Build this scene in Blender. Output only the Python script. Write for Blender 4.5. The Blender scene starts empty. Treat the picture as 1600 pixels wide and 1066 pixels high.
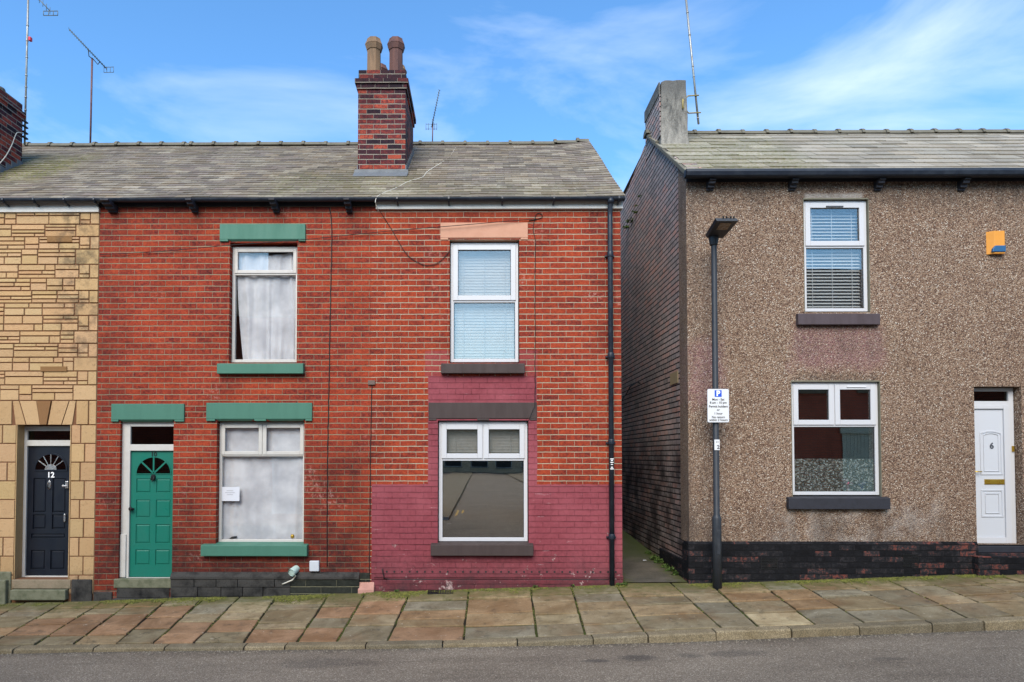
import bpy, math, random
from mathutils import Vector, Matrix, noise as mnoise
R = math.radians
random.seed(7)
SC = bpy.context.scene
C = SC.collection

# ------------------------------------------------------------------ camera
F = 1040.0; YAW = R(0.4); PITCH = R(1.6); CAMZ = 2.0
VPX, VPY = 750.0, 712.0
CX = VPX - F*math.tan(YAW); CY = VPY - F*math.tan(PITCH)
cd = bpy.data.cameras.new('camera'); cam = bpy.data.objects.new('camera', cd); C.objects.link(cam)
cam.location = (0, 0, CAMZ); cam.rotation_euler = (R(90)+PITCH, 0, YAW)
cd.sensor_width = 36; cd.lens = F/1600*36
cd.shift_x = (800-CX)/1600; cd.shift_y = (CY-533)/1600
cd.clip_end = 2000
SC.camera = cam
CM = cam.rotation_euler.to_matrix()

def P(px, py, Y):
    """photo pixel -> world point in the plane at depth Y (used for measuring the place)"""
    d = CM @ Vector(((px-CX)/F, -(py-CY)/F, -1))
    k = Y/d.y
    return Vector((d.x*k, Y, CAMZ+d.z*k))

def RX(px0, py0, px1, py1, Y):
    a, b, c, d = P(px0, py0, Y), P(px1, py0, Y), P(px0, py1, Y), P(px1, py1, Y)
    return ((a.x+c.x)/2, (b.x+d.x)/2, (c.z+d.z)/2, (a.z+b.z)/2)   # x0,x1,z0,z1

# ------------------------------------------------------------------ world, sun, exposure
SUN_EL, SUN_ROT = R(39), R(192)
w = bpy.data.worlds.new('World'); SC.world = w; w.use_nodes = True
nt = w.node_tree; N = nt.nodes; L = nt.links; N.clear()
wo = N.new('ShaderNodeOutputWorld'); bg = N.new('ShaderNodeBackground'); bg.inputs[1].default_value = 0.115
sky = N.new('ShaderNodeTexSky'); sky.sky_type = 'NISHITA'; sky.sun_disc = False
sky.sun_elevation = SUN_EL; sky.sun_rotation = SUN_ROT; sky.dust_density = 0.6; sky.ozone_density = 1.5; sky.air_density = 1.0
tc = N.new('ShaderNodeTexCoord'); mp = N.new('ShaderNodeMapping'); mp.inputs['Scale'].default_value = (1.0, 1.0, 2.6)
mp.inputs['Rotation'].default_value = (0.2, -0.35, 0.3)
n1 = N.new('ShaderNodeTexNoise'); n1.inputs['Scale'].default_value = 2.3; n1.inputs['Detail'].default_value = 8; n1.inputs['Roughness'].default_value = 0.55; n1.inputs['Distortion'].default_value = 0.5
r1 = N.new('ShaderNodeValToRGB'); r1.color_ramp.elements[0].position = 0.47; r1.color_ramp.elements[1].position = 0.82
r1.color_ramp.elements[1].color = (0.62, 0.62, 0.62, 1)
gain = N.new('ShaderNodeMixRGB'); gain.blend_type = 'MULTIPLY'; gain.inputs[0].default_value = 1; gain.inputs[2].default_value = (0.74, 1.20, 1.50, 1)
mx = N.new('ShaderNodeMixRGB'); mx.inputs[2].default_value = (6.6, 7.2, 7.8, 1)
L.new(tc.outputs['Generated'], mp.inputs[0]); L.new(mp.outputs[0], n1.inputs[0]); L.new(n1.outputs[0], r1.inputs[0])
L.new(sky.outputs[0], gain.inputs[1]); L.new(gain.outputs[0], mx.inputs[1]); L.new(r1.outputs[0], mx.inputs[0])
L.new(mx.outputs[0], bg.inputs[0]); L.new(bg.outputs[0], wo.inputs[0])

sd = bpy.data.lights.new('sun', 'SUN'); sd.energy = 3.0; sd.angle = R(45); sd.color = (1, 0.90, 0.77)
so = bpy.data.objects.new('sun', sd); C.objects.link(so)
sv = Vector((math.sin(SUN_ROT)*math.cos(SUN_EL), math.cos(SUN_ROT)*math.cos(SUN_EL), math.sin(SUN_EL)))
so.rotation_euler = sv.to_track_quat('Z', 'Y').to_euler(); so.location = (0, 0, 30)

SC.view_settings.view_transform = 'Standard'; SC.view_settings.look = 'None'
SC.view_settings.exposure = 0.85; SC.view_settings.gamma = 1
SC.render.engine = 'CYCLES'

# ------------------------------------------------------------------ node helpers
def s2l(c):
    return tuple(((v/255)/12.92 if v/255 <= 0.04045 else ((v/255+0.055)/1.055)**2.4) for v in c)

class NT:
    def __init__(s, name):
        m = bpy.data.materials.new(name); m.use_nodes = True; s.m = m
        s.n = m.node_tree.nodes; s.l = m.node_tree.links; s.n.clear()
        s.out = s.n.new('ShaderNodeOutputMaterial'); s.b = s.n.new('ShaderNodeBsdfPrincipled')
        s.l.new(s.b.outputs[0], s.out.inputs[0])
        s.geo = s.n.new('ShaderNodeNewGeometry'); s.pos = s.geo.outputs['Position']
        s._sep = None
    def new(s, t, **k):
        x = s.n.new('ShaderNode'+t)
        for a, b in k.items(): setattr(x, a, b)
        return x
    def set(s, sock, v):
        if hasattr(v, 'links') or isinstance(v, bpy.types.NodeSocket): s.l.new(v, sock)
        elif isinstance(v, (tuple, list)) and len(v) == 3 and sock.type == 'RGBA': sock.default_value = (*v, 1)
        else: sock.default_value = v
    def sep(s):
        if not s._sep:
            s._sep = s.new('SeparateXYZ'); s.l.new(s.pos, s._sep.inputs[0])
        return s._sep.outputs
    def math(s, op, a, b=0.0, c=0.0, clamp=False):
        x = s.new('Math', operation=op, use_clamp=clamp)
        s.set(x.inputs[0], a); s.set(x.inputs[1], b)
        if op in ('MULTIPLY_ADD',): s.set(x.inputs[2], c)
        return x.outputs[0]
    def mr(s, v, a, b, c=0.0, d=1.0, smooth=False):
        x = s.new('MapRange'); x.clamp = True
        if smooth: x.interpolation_type = 'SMOOTHSTEP'
        for i, q in enumerate((v, a, b, c, d)): s.set(x.inputs[i], q)
        return x.outputs[0]
    def noise(s, scale, detail=4, rough=0.55, vec=None, dist=0.0, out=0):
        x = s.new('TexNoise'); x.inputs['Scale'].default_value = scale; x.inputs['Detail'].default_value = detail
        x.inputs['Roughness'].default_value = rough; x.inputs['Distortion'].default_value = dist
        s.set(x.inputs['Vector'], vec if vec is not None else s.pos)
        return x.outputs[out]
    def mix(s, f, a, b, mode='MIX'):
        x = s.new('MixRGB', blend_type=mode); s.set(x.inputs[0], f); s.set(x.inputs[1], a); s.set(x.inputs[2], b)
        return x.outputs[0]
    def ramp(s, f, stops, interp='LINEAR'):
        x = s.new('ValToRGB'); e = x.color_ramp; e.interpolation = interp
        while len(e.elements) < len(stops): e.elements.new(0.5)
        for el, (p, c) in zip(e.elements, stops): el.position = p; el.color = (*c, 1)
        s.set(x.inputs[0], f); return x.outputs[0]
    def bump(s, h, strength=0.5, dist=0.01, prev=None):
        x = s.new('Bump'); x.inputs['Strength'].default_value = strength; x.inputs['Distance'].default_value = dist
        s.set(x.inputs['Height'], h)
        if prev is not None: s.l.new(prev, x.inputs['Normal'])
        return x.outputs[0]
    def comb(s, x, y, z=0.0):
        c = s.new('CombineXYZ'); s.set(c.inputs[0], x); s.set(c.inputs[1], y); s.set(c.inputs[2], z); return c.outputs[0]
    def fin(s, col=None, rough=0.8, nrm=None, metal=0.0, spec=0.35):
        if col is not None: s.set(s.b.inputs['Base Color'], col)
        s.set(s.b.inputs['Roughness'], rough); s.b.inputs['Metallic'].default_value = metal
        s.b.inputs['Specular IOR Level'].default_value = spec
        if nrm is not None: s.l.new(nrm, s.b.inputs['Normal'])
        return s.m

def paint(name, rgb, rough=0.5, dirt=0.25, scale=6, bump=0.15, metal=0.0, dirtcol=None, spec=0.35, streak=False):
    """any painted / plain surface: base colour broken up by wear, grain and small bumps"""
    t = NT(name); c = s2l(rgb)
    vec = None
    if streak:
        m = t.new('Mapping'); m.inputs['Scale'].default_value = (1, 1, 0.15); t.l.new(t.pos, m.inputs[0]); vec = m.outputs[0]
    a = t.noise(scale, 6, 0.65, vec); b = t.noise(scale*11, 4, 0.6)
    dc = s2l(dirtcol) if dirtcol else tuple(v*0.45 for v in c)
    f = t.math('MULTIPLY', t.mr(a, 0.45, 0.75), dirt)
    f2 = t.math('MULTIPLY', t.mr(b, 0.5, 0.8), dirt*0.6)
    col = t.mix(f, c, dc); col = t.mix(f2, col, dc)
    n = t.bump(b, bump, 0.004)
    return t.fin(col, t.mr(a, 0.3, 0.7, rough-0.08, rough+0.12), n, metal, spec)

def wallmask(t, x0, x1, z0, z1, edge=0.015, wob=0.03, nz=None):
    X, Y, Z = t.sep()
    nz = nz or t.noise(9, 5, 0.6)
    o = t.math('MULTIPLY', t.math('SUBTRACT', nz, 0.5), wob*4)
    x = t.math('ADD', X, o); z = t.math('ADD', Z, o)
    m = t.mr(x, x0-edge, x0+edge)
    m = t.math('MULTIPLY', m, t.mr(x, x1-edge, x1+edge, 1, 0))
    m = t.math('MULTIPLY', m, t.mr(z, z0-edge, z0+edge))
    return t.math('MULTIPLY', m, t.mr(z, z1-edge, z1+edge, 1, 0))

zb_low = 0.05
def brick(name, stops, mortar, bw=0.238, rh=0.0868, ms=0.0072, zoff=0.0, dark=0.5, paints=(), paintcol=None, soot=(), wob=0.004, rough=0.85, fleck=0.6, seed=0.0, moss=False, bumpd=0.012, spread=0.26, lift=0.0, smear=0.0):
    t = NT(name); X, Y, Z = t.sep()
    wn = t.noise(5.5, 3, 0.5, out=1)
    sw = t.new('SeparateXYZ'); t.l.new(wn, sw.inputs[0])
    u = t.math('ADD', t.math('ADD', X, Y), seed)
    u = t.math('ADD', u, t.math('MULTIPLY', t.math('SUBTRACT', sw.outputs[0], 0.5), wob*3))
    v = t.math('ADD', Z, t.math('MULTIPLY_ADD', t.math('SUBTRACT', sw.outputs[1], 0.5), wob*3, zoff))
    vec = t.comb(t.math('MULTIPLY', u, 2.3), v)
    def bt(c1, c2, cm, width=bw, m=ms):
        b = t.new('TexBrick'); b.offset = 0.5; b.squash = 1.0
        b.inputs['Color1'].default_value = (*c1, 1); b.inputs['Color2'].default_value = (*c2, 1); b.inputs['Mortar'].default_value = (*cm, 1)
        b.inputs['Scale'].default_value = 1; b.inputs['Mortar Size'].default_value = m; b.inputs['Mortar Smooth'].default_value = 0.35
        b.inputs['Brick Width'].default_value = width*2.3; b.inputs['Row Height'].default_value = rh; b.inputs['Bias'].default_value = 0
        t.l.new(vec, b.inputs['Vector']); return b
    b = bt((0, 0, 0), (1, 1, 1), (0.5, 0.5, 0.5))
    per = b.outputs['Color']; mfac = b.outputs['Fac']
    n_big = t.noise(0.9, 5, 0.6); n_f = t.noise(42, 6, 0.8); n_m = t.noise(19, 7, 0.75)
    pv = t.math('ADD', t.math('MULTIPLY_ADD', per, spread, 0.5-spread/2+lift), t.math('MULTIPLY', t.math('SUBTRACT', n_m, 0.5), 1.6))
    pv = t.math('ADD', pv, t.math('MULTIPLY', t.math('SUBTRACT', n_big, 0.5), 0.5))
    col = t.ramp(pv, stops)
    dk = tuple(c*0.28 for c in stops[0][1])
    col = t.mix(t.math('MULTIPLY', t.mr(n_f, 0.50, 0.68), fleck), col, dk)
    # some bricks burnt nearly black
    mc = t.mix(t.mr(n_m, 0.45, 0.75), mortar, tuple(c*0.5 for c in mortar))
    col = t.mix(mfac, col, mc)
    n_s = t.noise(2.3, 6, 0.65)
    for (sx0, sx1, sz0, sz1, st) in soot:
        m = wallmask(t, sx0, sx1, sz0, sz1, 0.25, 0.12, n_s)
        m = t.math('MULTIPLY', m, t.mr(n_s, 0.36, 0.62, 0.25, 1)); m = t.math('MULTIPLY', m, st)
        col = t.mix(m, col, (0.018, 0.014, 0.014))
    grime = t.math('MULTIPLY', t.mr(t.noise(1.7, 7, 0.7), 0.46, 0.72), dark)
    if smear:
        sm = t.math('MULTIPLY', t.mr(t.noise(1.35, 4, 0.6, dist=0.5), 0.60, 0.70), t.mr(n_m, 0.52, 0.62)); col = t.mix(t.math('MULTIPLY', sm, smear), col, (0.40, 0.30, 0.27))
    col = t.mix(grime, col, t.mix(1, col, (0.35, 0.32, 0.34), 'MULTIPLY'))
    if paints:
        pm = None
        for (a0, a1, c0, c1, *al) in paints:
            m = wallmask(t, a0, a1, c0, c1, 0.004, 0.012)
            if al: m = t.math('MULTIPLY', m, t.math('MULTIPLY', t.math('SUBTRACT', 1.0, mfac), t.mr(n_m, 0.4, 0.6, al[0]*.5, al[0])))
            pm = m if pm is None else t.math('MAXIMUM', pm, m)
        lowp = t.mr(Z, zb_low, zb_low+0.9, 0.085, 0.0)
        peel = t.mr(t.math('ADD', t.noise(5.2, 8, 0.74), lowp), 0.665, 0.685, 1, 0)
        fade = t.noise(0.9, 6, 0.65)
        pc = t.mix(t.mr(n_m, 0.3, 0.75), paintcol, tuple(c*0.62 for c in paintcol))
        pc = t.mix(t.math('MULTIPLY', per, 0.10), pc, tuple(c*0.55 for c in paintcol))
        sc = t.noise(7, 5, 0.6, t.comb(t.math('MULTIPLY', u, 0.35), t.math('MULTIPLY', v, 3.0)))
        pc = t.mix(t.math('MULTIPLY', mfac, t.mr(sc, 0.4, 0.6, 0.12, 0.75)), pc, tuple(c*0.22 for c in paintcol))
        pc = t.mix(t.math('MULTIPLY', t.mr(sc, 0.66, 0.70), t.mr(n_f, 0.4, 0.6, 0, .7)), pc, (0.45, 0.33, 0.33))
        bare = t.mix(t.mr(n_m, 0.4, 0.6), (0.42, 0.30, 0.28), (0.06, 0.035, 0.035))
        pc = t.mix(t.mr(fade, 0.45, 0.68, 0, 0.45), pc, tuple(min(1, c*1.35+0.03) for c in paintcol))
        stn = t.math('MULTIPLY', t.mr(t.math('ADD', Z, t.math('MULTIPLY', n_m, -0.6)), zb_low-0.4, zb_low+0.25, 0.85, 0), t.mr(n_s, 0.35, 0.6, 0.3, 1)); pc = t.mix(stn, pc, (0.045, 0.028, 0.03))
        pc = t.mix(t.math('SUBTRACT', 1.0, peel), pc, bare)
        col = t.mix(pm, col, pc)
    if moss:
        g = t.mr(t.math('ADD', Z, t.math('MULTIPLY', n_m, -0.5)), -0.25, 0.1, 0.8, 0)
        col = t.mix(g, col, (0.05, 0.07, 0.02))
    h = t.math('MULTIPLY_ADD', mfac, -1.0, t.math('MULTIPLY', n_f, 0.35))
    n = t.bump(h, 0.9, bumpd)
    return t.fin(col, rough, n, spec=0.1)

def glassmat(name='window_glass', tint=(0.985, 0.99, 0.985), refl=0.09):
    t = NT(name); t.n.remove(t.b)
    tr = t.new('BsdfTransparent'); tr.inputs[0].default_value = (*tint, 1)
    gl = t.new('BsdfGlossy'); gl.inputs['Roughness'].default_value = 0.003; gl.inputs[0].default_value = (1, 0.93, 0.85, 1)
    nz = t.noise(1.3, 1); gb = t.bump(nz, 0.06, 0.02); t.l.new(gb, gl.inputs['Normal'])
    lw = t.new('LayerWeight'); fr = t.math('MULTIPLY_ADD', t.math('POWER', lw.outputs['Facing'], 5.0), 0.9, 0.04)
    mx = t.new('MixShader'); t.set(mx.inputs[0], t.math('ADD', fr, refl))
    t.l.new(tr.outputs[0], mx.inputs[1]); t.l.new(gl.outputs[0], mx.inputs[2]); t.l.new(mx.outputs[0], t.out.inputs[0])
    return t.m

def colattr(t):
    a = t.new('VertexColor'); a.layer_name = 'Col'; return a.outputs[0]

# ------------------------------------------------------------------ mesh builder
ORI = {}
def tag(o, label=None, cat=None, group=None, kind=None):
    if label: o['label'] = label
    if cat: o['category'] = cat
    if group: o['group'] = group
    if kind: o['kind'] = kind
    return o
def thing(name, loc, label, cat, group=None):
    o = bpy.data.objects.new(name, None); C.objects.link(o); o.location = loc; ORI[o.name] = Vector(loc)
    o.empty_display_size = 0.2
    return tag(o, label, cat, group)

class MB:
    def __init__(s): s.v = []; s.f = []; s.c = []; s.sm = []
    def add(s, vs, fs, col=(1, 1, 1), smooth=False):
        b = len(s.v); s.v += [Vector(v) for v in vs]
        for f in fs: s.f.append([b+i for i in f]); s.c.append(col); s.sm.append(smooth)
        return s
    def box(s, x0, x1, y0, y1, z0, z1, col=(1, 1, 1), M=None):
        vs = [Vector((x, y, z)) for x in (x0, x1) for y in (y0, y1) for z in (z0, z1)]
        if M is not None: vs = [M @ v for v in vs]
        return s.add(vs, [(0, 1, 3, 2), (4, 6, 7, 5), (0, 4, 5, 1), (2, 3, 7, 6), (0, 2, 6, 4), (1, 5, 7, 3)], col)
    def prism(s, pts, vec, col=(1, 1, 1), smooth=False):
        n = len(pts); vec = Vector(vec); a = [Vector(p) for p in pts]; b = [p+vec for p in a]
        fs = [tuple(range(n))[::-1], tuple(range(n, 2*n))] + [(i, (i+1) % n, n+(i+1) % n, n+i) for i in range(n)]
        return s.add(a+b, fs, col, smooth)
    def tube(s, path, r, n=8, col=(1, 1, 1), caps=True, smooth=True):
        path = [Vector(p) for p in path]; rings = []
        for i, p in enumerate(path):
            d = (path[min(i+1, len(path)-1)]-path[max(i-1, 0)]).normalized()
            up = Vector((0, 0, 1)) if abs(d.z) < 0.9 else Vector((0, 1, 0))
            a = d.cross(up).normalized(); b = d.cross(a).normalized()
            rr = r[i] if isinstance(r, (list, tuple)) else r
            rings.append([p + a*rr*math.cos(2*math.pi*k/n) + b*rr*math.sin(2*math.pi*k/n) for k in range(n)])
        vs = [v for q in rings for v in q]; fs = []
        for i in range(len(path)-1):
            for k in range(n): fs.append((i*n+k, i*n+(k+1) % n, (i+1)*n+(k+1) % n, (i+1)*n+k))
        s.add(vs, fs, col, smooth)
        if caps:
            b = len(s.v)-len(vs)
            s.f.append([b+k for k in range(n)][::-1]); s.c.append(col); s.sm.append(False)
            s.f.append([b+(len(path)-1)*n+k for k in range(n)]); s.c.append(col); s.sm.append(False)
        return s
    def lathe(s, cx, cy, prof, n=16, col=(1, 1, 1), smooth=True, rot=0):
        vs = []
        for (r, z) in prof:
            vs += [(cx+r*math.cos(rot+2*math.pi*k/n), cy+r*math.sin(rot+2*math.pi*k/n), z) for k in range(n)]
        fs = []
        for i in range(len(prof)-1):
            for k in range(n): fs.append((i*n+k, i*n+(k+1) % n, (i+1)*n+(k+1) % n, (i+1)*n+k))
        fs.append(tuple(range(n))[::-1]); fs.append(tuple((len(prof)-1)*n+k for k in range(n)))
        return s.add(vs, fs, col, smooth)
    def ring(s, x0, x1, z0, z1, y0, y1, w, wb=None, wt=None, wl=None, wr=None):
        wb = wb if wb is not None else w; wt = wt if wt is not None else w; wl = wl if wl is not None else w; wr = wr if wr is not None else w
        s.box(x0, x0+wl, y0, y1, z0, z1); s.box(x1-wr, x1, y0, y1, z0, z1)
        s.box(x0+wl, x1-wr, y0, y1, z0, z0+wb); s.box(x0+wl, x1-wr, y0, y1, z1-wt, z1); return s
    def grid(s, x0, x1, z0, z1, Y, holes, depth, thick_back=False, col=(1, 1, 1)):
        xs = sorted(set([x0, x1]+[h[0] for h in holes]+[h[1] for h in holes])); zs = sorted(set([z0, z1]+[h[2] for h in holes]+[h[3] for h in holes]))
        xs = [x for x in xs if x0 <= x <= x1]; zs = [z for z in zs if z0 <= z <= z1]
        for i in range(len(xs)-1):
            for j in range(len(zs)-1):
                cx = (xs[i]+xs[i+1])/2; cz = (zs[j]+zs[j+1])/2
                if any(h[0] < cx < h[1] and h[2] < cz < h[3] for h in holes): continue
                s.add([(xs[i], Y, zs[j]), (xs[i+1], Y, zs[j]), (xs[i+1], Y, zs[j+1]), (xs[i], Y, zs[j+1])], [(0, 1, 2, 3)], col)
                if thick_back:
                    s.add([(xs[i], Y+depth, zs[j]), (xs[i+1], Y+depth, zs[j]), (xs[i+1], Y+depth, zs[j+1]), (xs[i], Y+depth, zs[j+1])], [(3, 2, 1, 0)], col)
        for (a, b, c, d) in [h[:4] for h in holes]:
            y = Y+depth
            s.add([(a, Y, c), (a, y, c), (a, y, d), (a, Y, d)], [(0, 1, 2, 3)], col)
            s.add([(b, Y, c), (b, y, c), (b, y, d), (b, Y, d)], [(3, 2, 1, 0)], col)
            s.add([(a, Y, d), (a, y, d), (b, y, d), (b, Y, d)], [(0, 1, 2, 3)], col)
            s.add([(a, Y, c), (a, y, c), (b, y, c), (b, Y, c)], [(3, 2, 1, 0)], col)
        return s
    def build(s, name, mat, parent=None, bevel=0.0, label=None, origin=None):
        me = bpy.data.meshes.new(name)
        o0 = ORI[parent.name] if parent is not None else Vector(origin or (0, 0, 0))
        me.from_pydata([v-o0 for v in s.v], [], s.f)
        ca = me.color_attributes.new('Col', 'FLOAT_COLOR', 'CORNER')
        data = []
        for p in me.polygons:
            c = s.c[p.index]
            for _ in range(p.loop_total): data += [c[0], c[1], c[2], 1.0]
        ca.data.foreach_set('color', data)
        me.polygons.foreach_set('use_smooth', s.sm)
        me.materials.append(mat); me.update()
        o = bpy.data.objects.new(name, me); C.objects.link(o)
        if parent is not None: o.parent = parent; 
        else: o.location = o0
        ORI[o.name] = o0
        if bevel:
            m = o.modifiers.new('bevel', 'BEVEL'); m.width = bevel; m.segments = 2; m.limit_method = 'ANGLE'
        if label: o['label'] = label
        return o

def text_mb(txt, x, z, y, size, align='CENTER', M=None, ext=0.0015, bold=0.0):
    cu = bpy.data.curves.new('t', 'FONT'); cu.body = txt; cu.size = size; cu.align_x = align; cu.extrude = ext; cu.offset = bold; cu.resolution_u = 3
    ob = bpy.data.objects.new('t', cu); C.objects.link(ob)
    dg = bpy.context.evaluated_depsgraph_get(); dg.update()
    me = bpy.data.meshes.new_from_object(ob.evaluated_get(dg))
    m = MB()
    vs = [Vector((x+v.co.x, y-v.co.z, z+v.co.y)) for v in me.vertices]
    if M is not None: vs = [M @ v for v in vs]
    m.add(vs, [tuple(p.vertices) for p in me.polygons])
    bpy.data.objects.remove(ob); bpy.data.meshes.remove(me); bpy.data.curves.remove(cu)
    return m

# ------------------------------------------------------------------ the place, measured
WY = 10.0                                   # street front plane
KY = 7.95                                   # back edge of the kerb
def prof(pts, Y):
    q = sorted(((P(px, py, Y).x, P(px, py, Y).z) for px, py in pts))
    def f(x):
        if x <= q[0][0]: a, b = q[0], q[1]
        elif x >= q[-1][0]: a, b = q[-2], q[-1]
        else:
            for a, b in zip(q, q[1:]):
                if a[0] <= x <= b[0]: break
        t = (x-a[0])/(b[0]-a[0])
        if x <= q[0][0]: t = max(t, -3)
        if x >= q[-1][0]: t = min(t, 4)
        return a[1]+(b[1]-a[1])*t
    return f
base_z = prof([(0, 942), (150, 938), (300, 932), (420, 930), (580, 924), (750, 918), (900, 914), (970, 912), (1078, 911), (1300, 904), (1450, 899), (1600, 893)], WY)
kerb_z = prof([(0, 1009), (200, 1006), (400, 1004), (600, 1002), (750, 999), (900, 992), (1078, 983), (1200, 979), (1400, 971), (1600, 962)], KY)
road_z = prof([(0, 1022), (200, 1018), (400, 1016), (600, 1014), (750, 1011), (900, 1008), (1100, 1002), (1300, 994), (1500, 987), (1600, 983)], KY-0.15)
def xavg(a, b, Y=WY): return (P(a[0], a[1], Y).x+P(b[0], b[1], Y).x)/2
XB12 = xavg((157, 333), (147, 905)); XB10 = xavg((582, 330), (577, 900)); XE8 = xavg((972, 330), (970, 905)); XG6 = xavg((1072, 300), (1077, 850))
X12L = XB12-4.2; X6R = XG6+8.2

# ------------------------------------------------------------------ materials
RED = [(0.05, (0.045, 0.014, 0.015)), (0.28, (0.14, 0.025, 0.019)), (0.45, (0.24, 0.036, 0.020)), (0.7, (0.33, 0.052, 0.022)), (1.0, (0.43, 0.092, 0.036))]
zt = P(500, 330, WY).z; zb = base_z(-3)
def pz(py, px=650): return P(px, py, WY).z
def pxx(px, py=620): return P(px, py, WY).x
M_BR10 = brick('red_brick_ten', RED, (0.30, 0.25, 0.165), zoff=0.03, dark=0.55, fleck=.75, smear=.55,
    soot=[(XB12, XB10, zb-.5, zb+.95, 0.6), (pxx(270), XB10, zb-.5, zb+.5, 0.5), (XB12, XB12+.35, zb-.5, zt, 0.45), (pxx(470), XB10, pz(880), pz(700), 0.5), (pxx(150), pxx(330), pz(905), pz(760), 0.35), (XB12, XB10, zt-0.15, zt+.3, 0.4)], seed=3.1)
PINK = (0.25, 0.058, 0.072)
M_BR8 = brick('red_brick_eight', [(p, (r*1.02, g*1.05, b)) for p, (r, g, b) in RED], (0.44, 0.38, 0.27), zoff=0.03, dark=0.5, smear=.7,
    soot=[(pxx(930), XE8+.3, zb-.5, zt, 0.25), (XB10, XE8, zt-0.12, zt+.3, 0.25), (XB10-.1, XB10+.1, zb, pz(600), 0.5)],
    paints=[(XB10+.02, XE8+.1, -1, pz(757, 800)), (pxx(669), pxx(839), pz(760), pz(588)), (pxx(664), pxx(702), pz(590), pz(548), .6), (pxx(810), pxx(840), pz(590), pz(548), .6)], paintcol=PINK, seed=3.1)
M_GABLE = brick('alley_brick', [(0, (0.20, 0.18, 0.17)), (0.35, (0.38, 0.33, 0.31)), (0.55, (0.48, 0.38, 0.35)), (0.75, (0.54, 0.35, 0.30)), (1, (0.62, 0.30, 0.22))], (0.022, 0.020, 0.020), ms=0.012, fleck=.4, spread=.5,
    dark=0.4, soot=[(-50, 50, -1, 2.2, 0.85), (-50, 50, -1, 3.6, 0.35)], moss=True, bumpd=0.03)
M_BLACKBR = brick('black_painted_brick', [(0, (0.006, 0.006, 0.007)), (0.5, (0.013, 0.013, 0.015)), (0.72, (0.030, 0.028, 0.030)), (0.80, (0.09, 0.04, 0.035)), (0.9, (0.16, 0.05, 0.038))], (0.012, 0.012, 0.013), zoff=0.02, dark=0.5,
    paints=(), fleck=0.3, bumpd=0.02, moss=False, seed=0.4, spread=.6, lift=.0)
M_CHIM = brick('chimney_brick', [(0, (0.022, 0.014, 0.020)), (0.3, (0.05, 0.019, 0.025)), (0.55, (0.10, 0.025, 0.028)), (0.75, (0.19, 0.036, 0.030)), (1, (0.36, 0.07, 0.040))], (0.27, 0.235, 0.19), ms=0.010, dark=0.6, spread=0.95,
    soot=[(-50, 50, P(600, 135, 11.2).z, 20, 0.6)], seed=0.9, zoff=0.01, bumpd=0.02)
M_OPP = brick('opposite_brick', [(0, (.42, .09, .06)), (1, (.62, .17, .09))], (0.2, 0.15, 0.12), soot=())
M_OPPTAN = brick('far_stone', [(0, (0.45, 0.32, 0.20)), (1, (0.7, 0.54, 0.38))], (0.2, 0.15, 0.1), bw=.5, rh=.22)

def m_stone():
    t = NT('stone_cladding'); c = colattr(t)
    a = t.noise(3.0, 6, 0.65); b = t.noise(26, 6, 0.7, dist=1.2); e = t.noise(90, 3, 0.7)
    col = t.mix(t.mr(a, 0.3, 0.7, 0, 0.35), c, t.mix(1, c, (0.85, 0.8, 0.74), 'MULTIPLY'))
    col = t.mix(t.math('MULTIPLY', t.mr(b, 0.56, 0.68), 0.45), col, (0.13, 0.085, 0.045))
    X, Y, Z = t.sep()
    n2 = t.noise(2.2, 6, 0.6)
    st = t.math('MULTIPLY', wallmask(t, pxx(88), pxx(152), pz(560), pz(320), 0.14, 0.1, n2), t.mr(t.noise(4.5, 7, 0.7), 0.45, 0.62))
    col = t.mix(t.math('MULTIPLY', st, 0.65), col, (0.05, 0.04, 0.03))
    g = t.mr(t.math('ADD', Z, t.math('MULTIPLY', b, -0.4)), base_z(-6)-.1, base_z(-6)+0.3, 0.7, 0)
    col = t.mix(g, col, (0.06, 0.05, 0.035))
    h = t.math('ADD', b, t.math('MULTIPLY', e, 0.3))
    return t.fin(col, 0.85, t.bump(h, 0.9, 0.012), spec=0.15)
M_STONE = m_stone()
M_POINT = paint('dark_pointing', (110, 74, 50), 0.9, 0.4, 20, 0.5)

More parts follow.
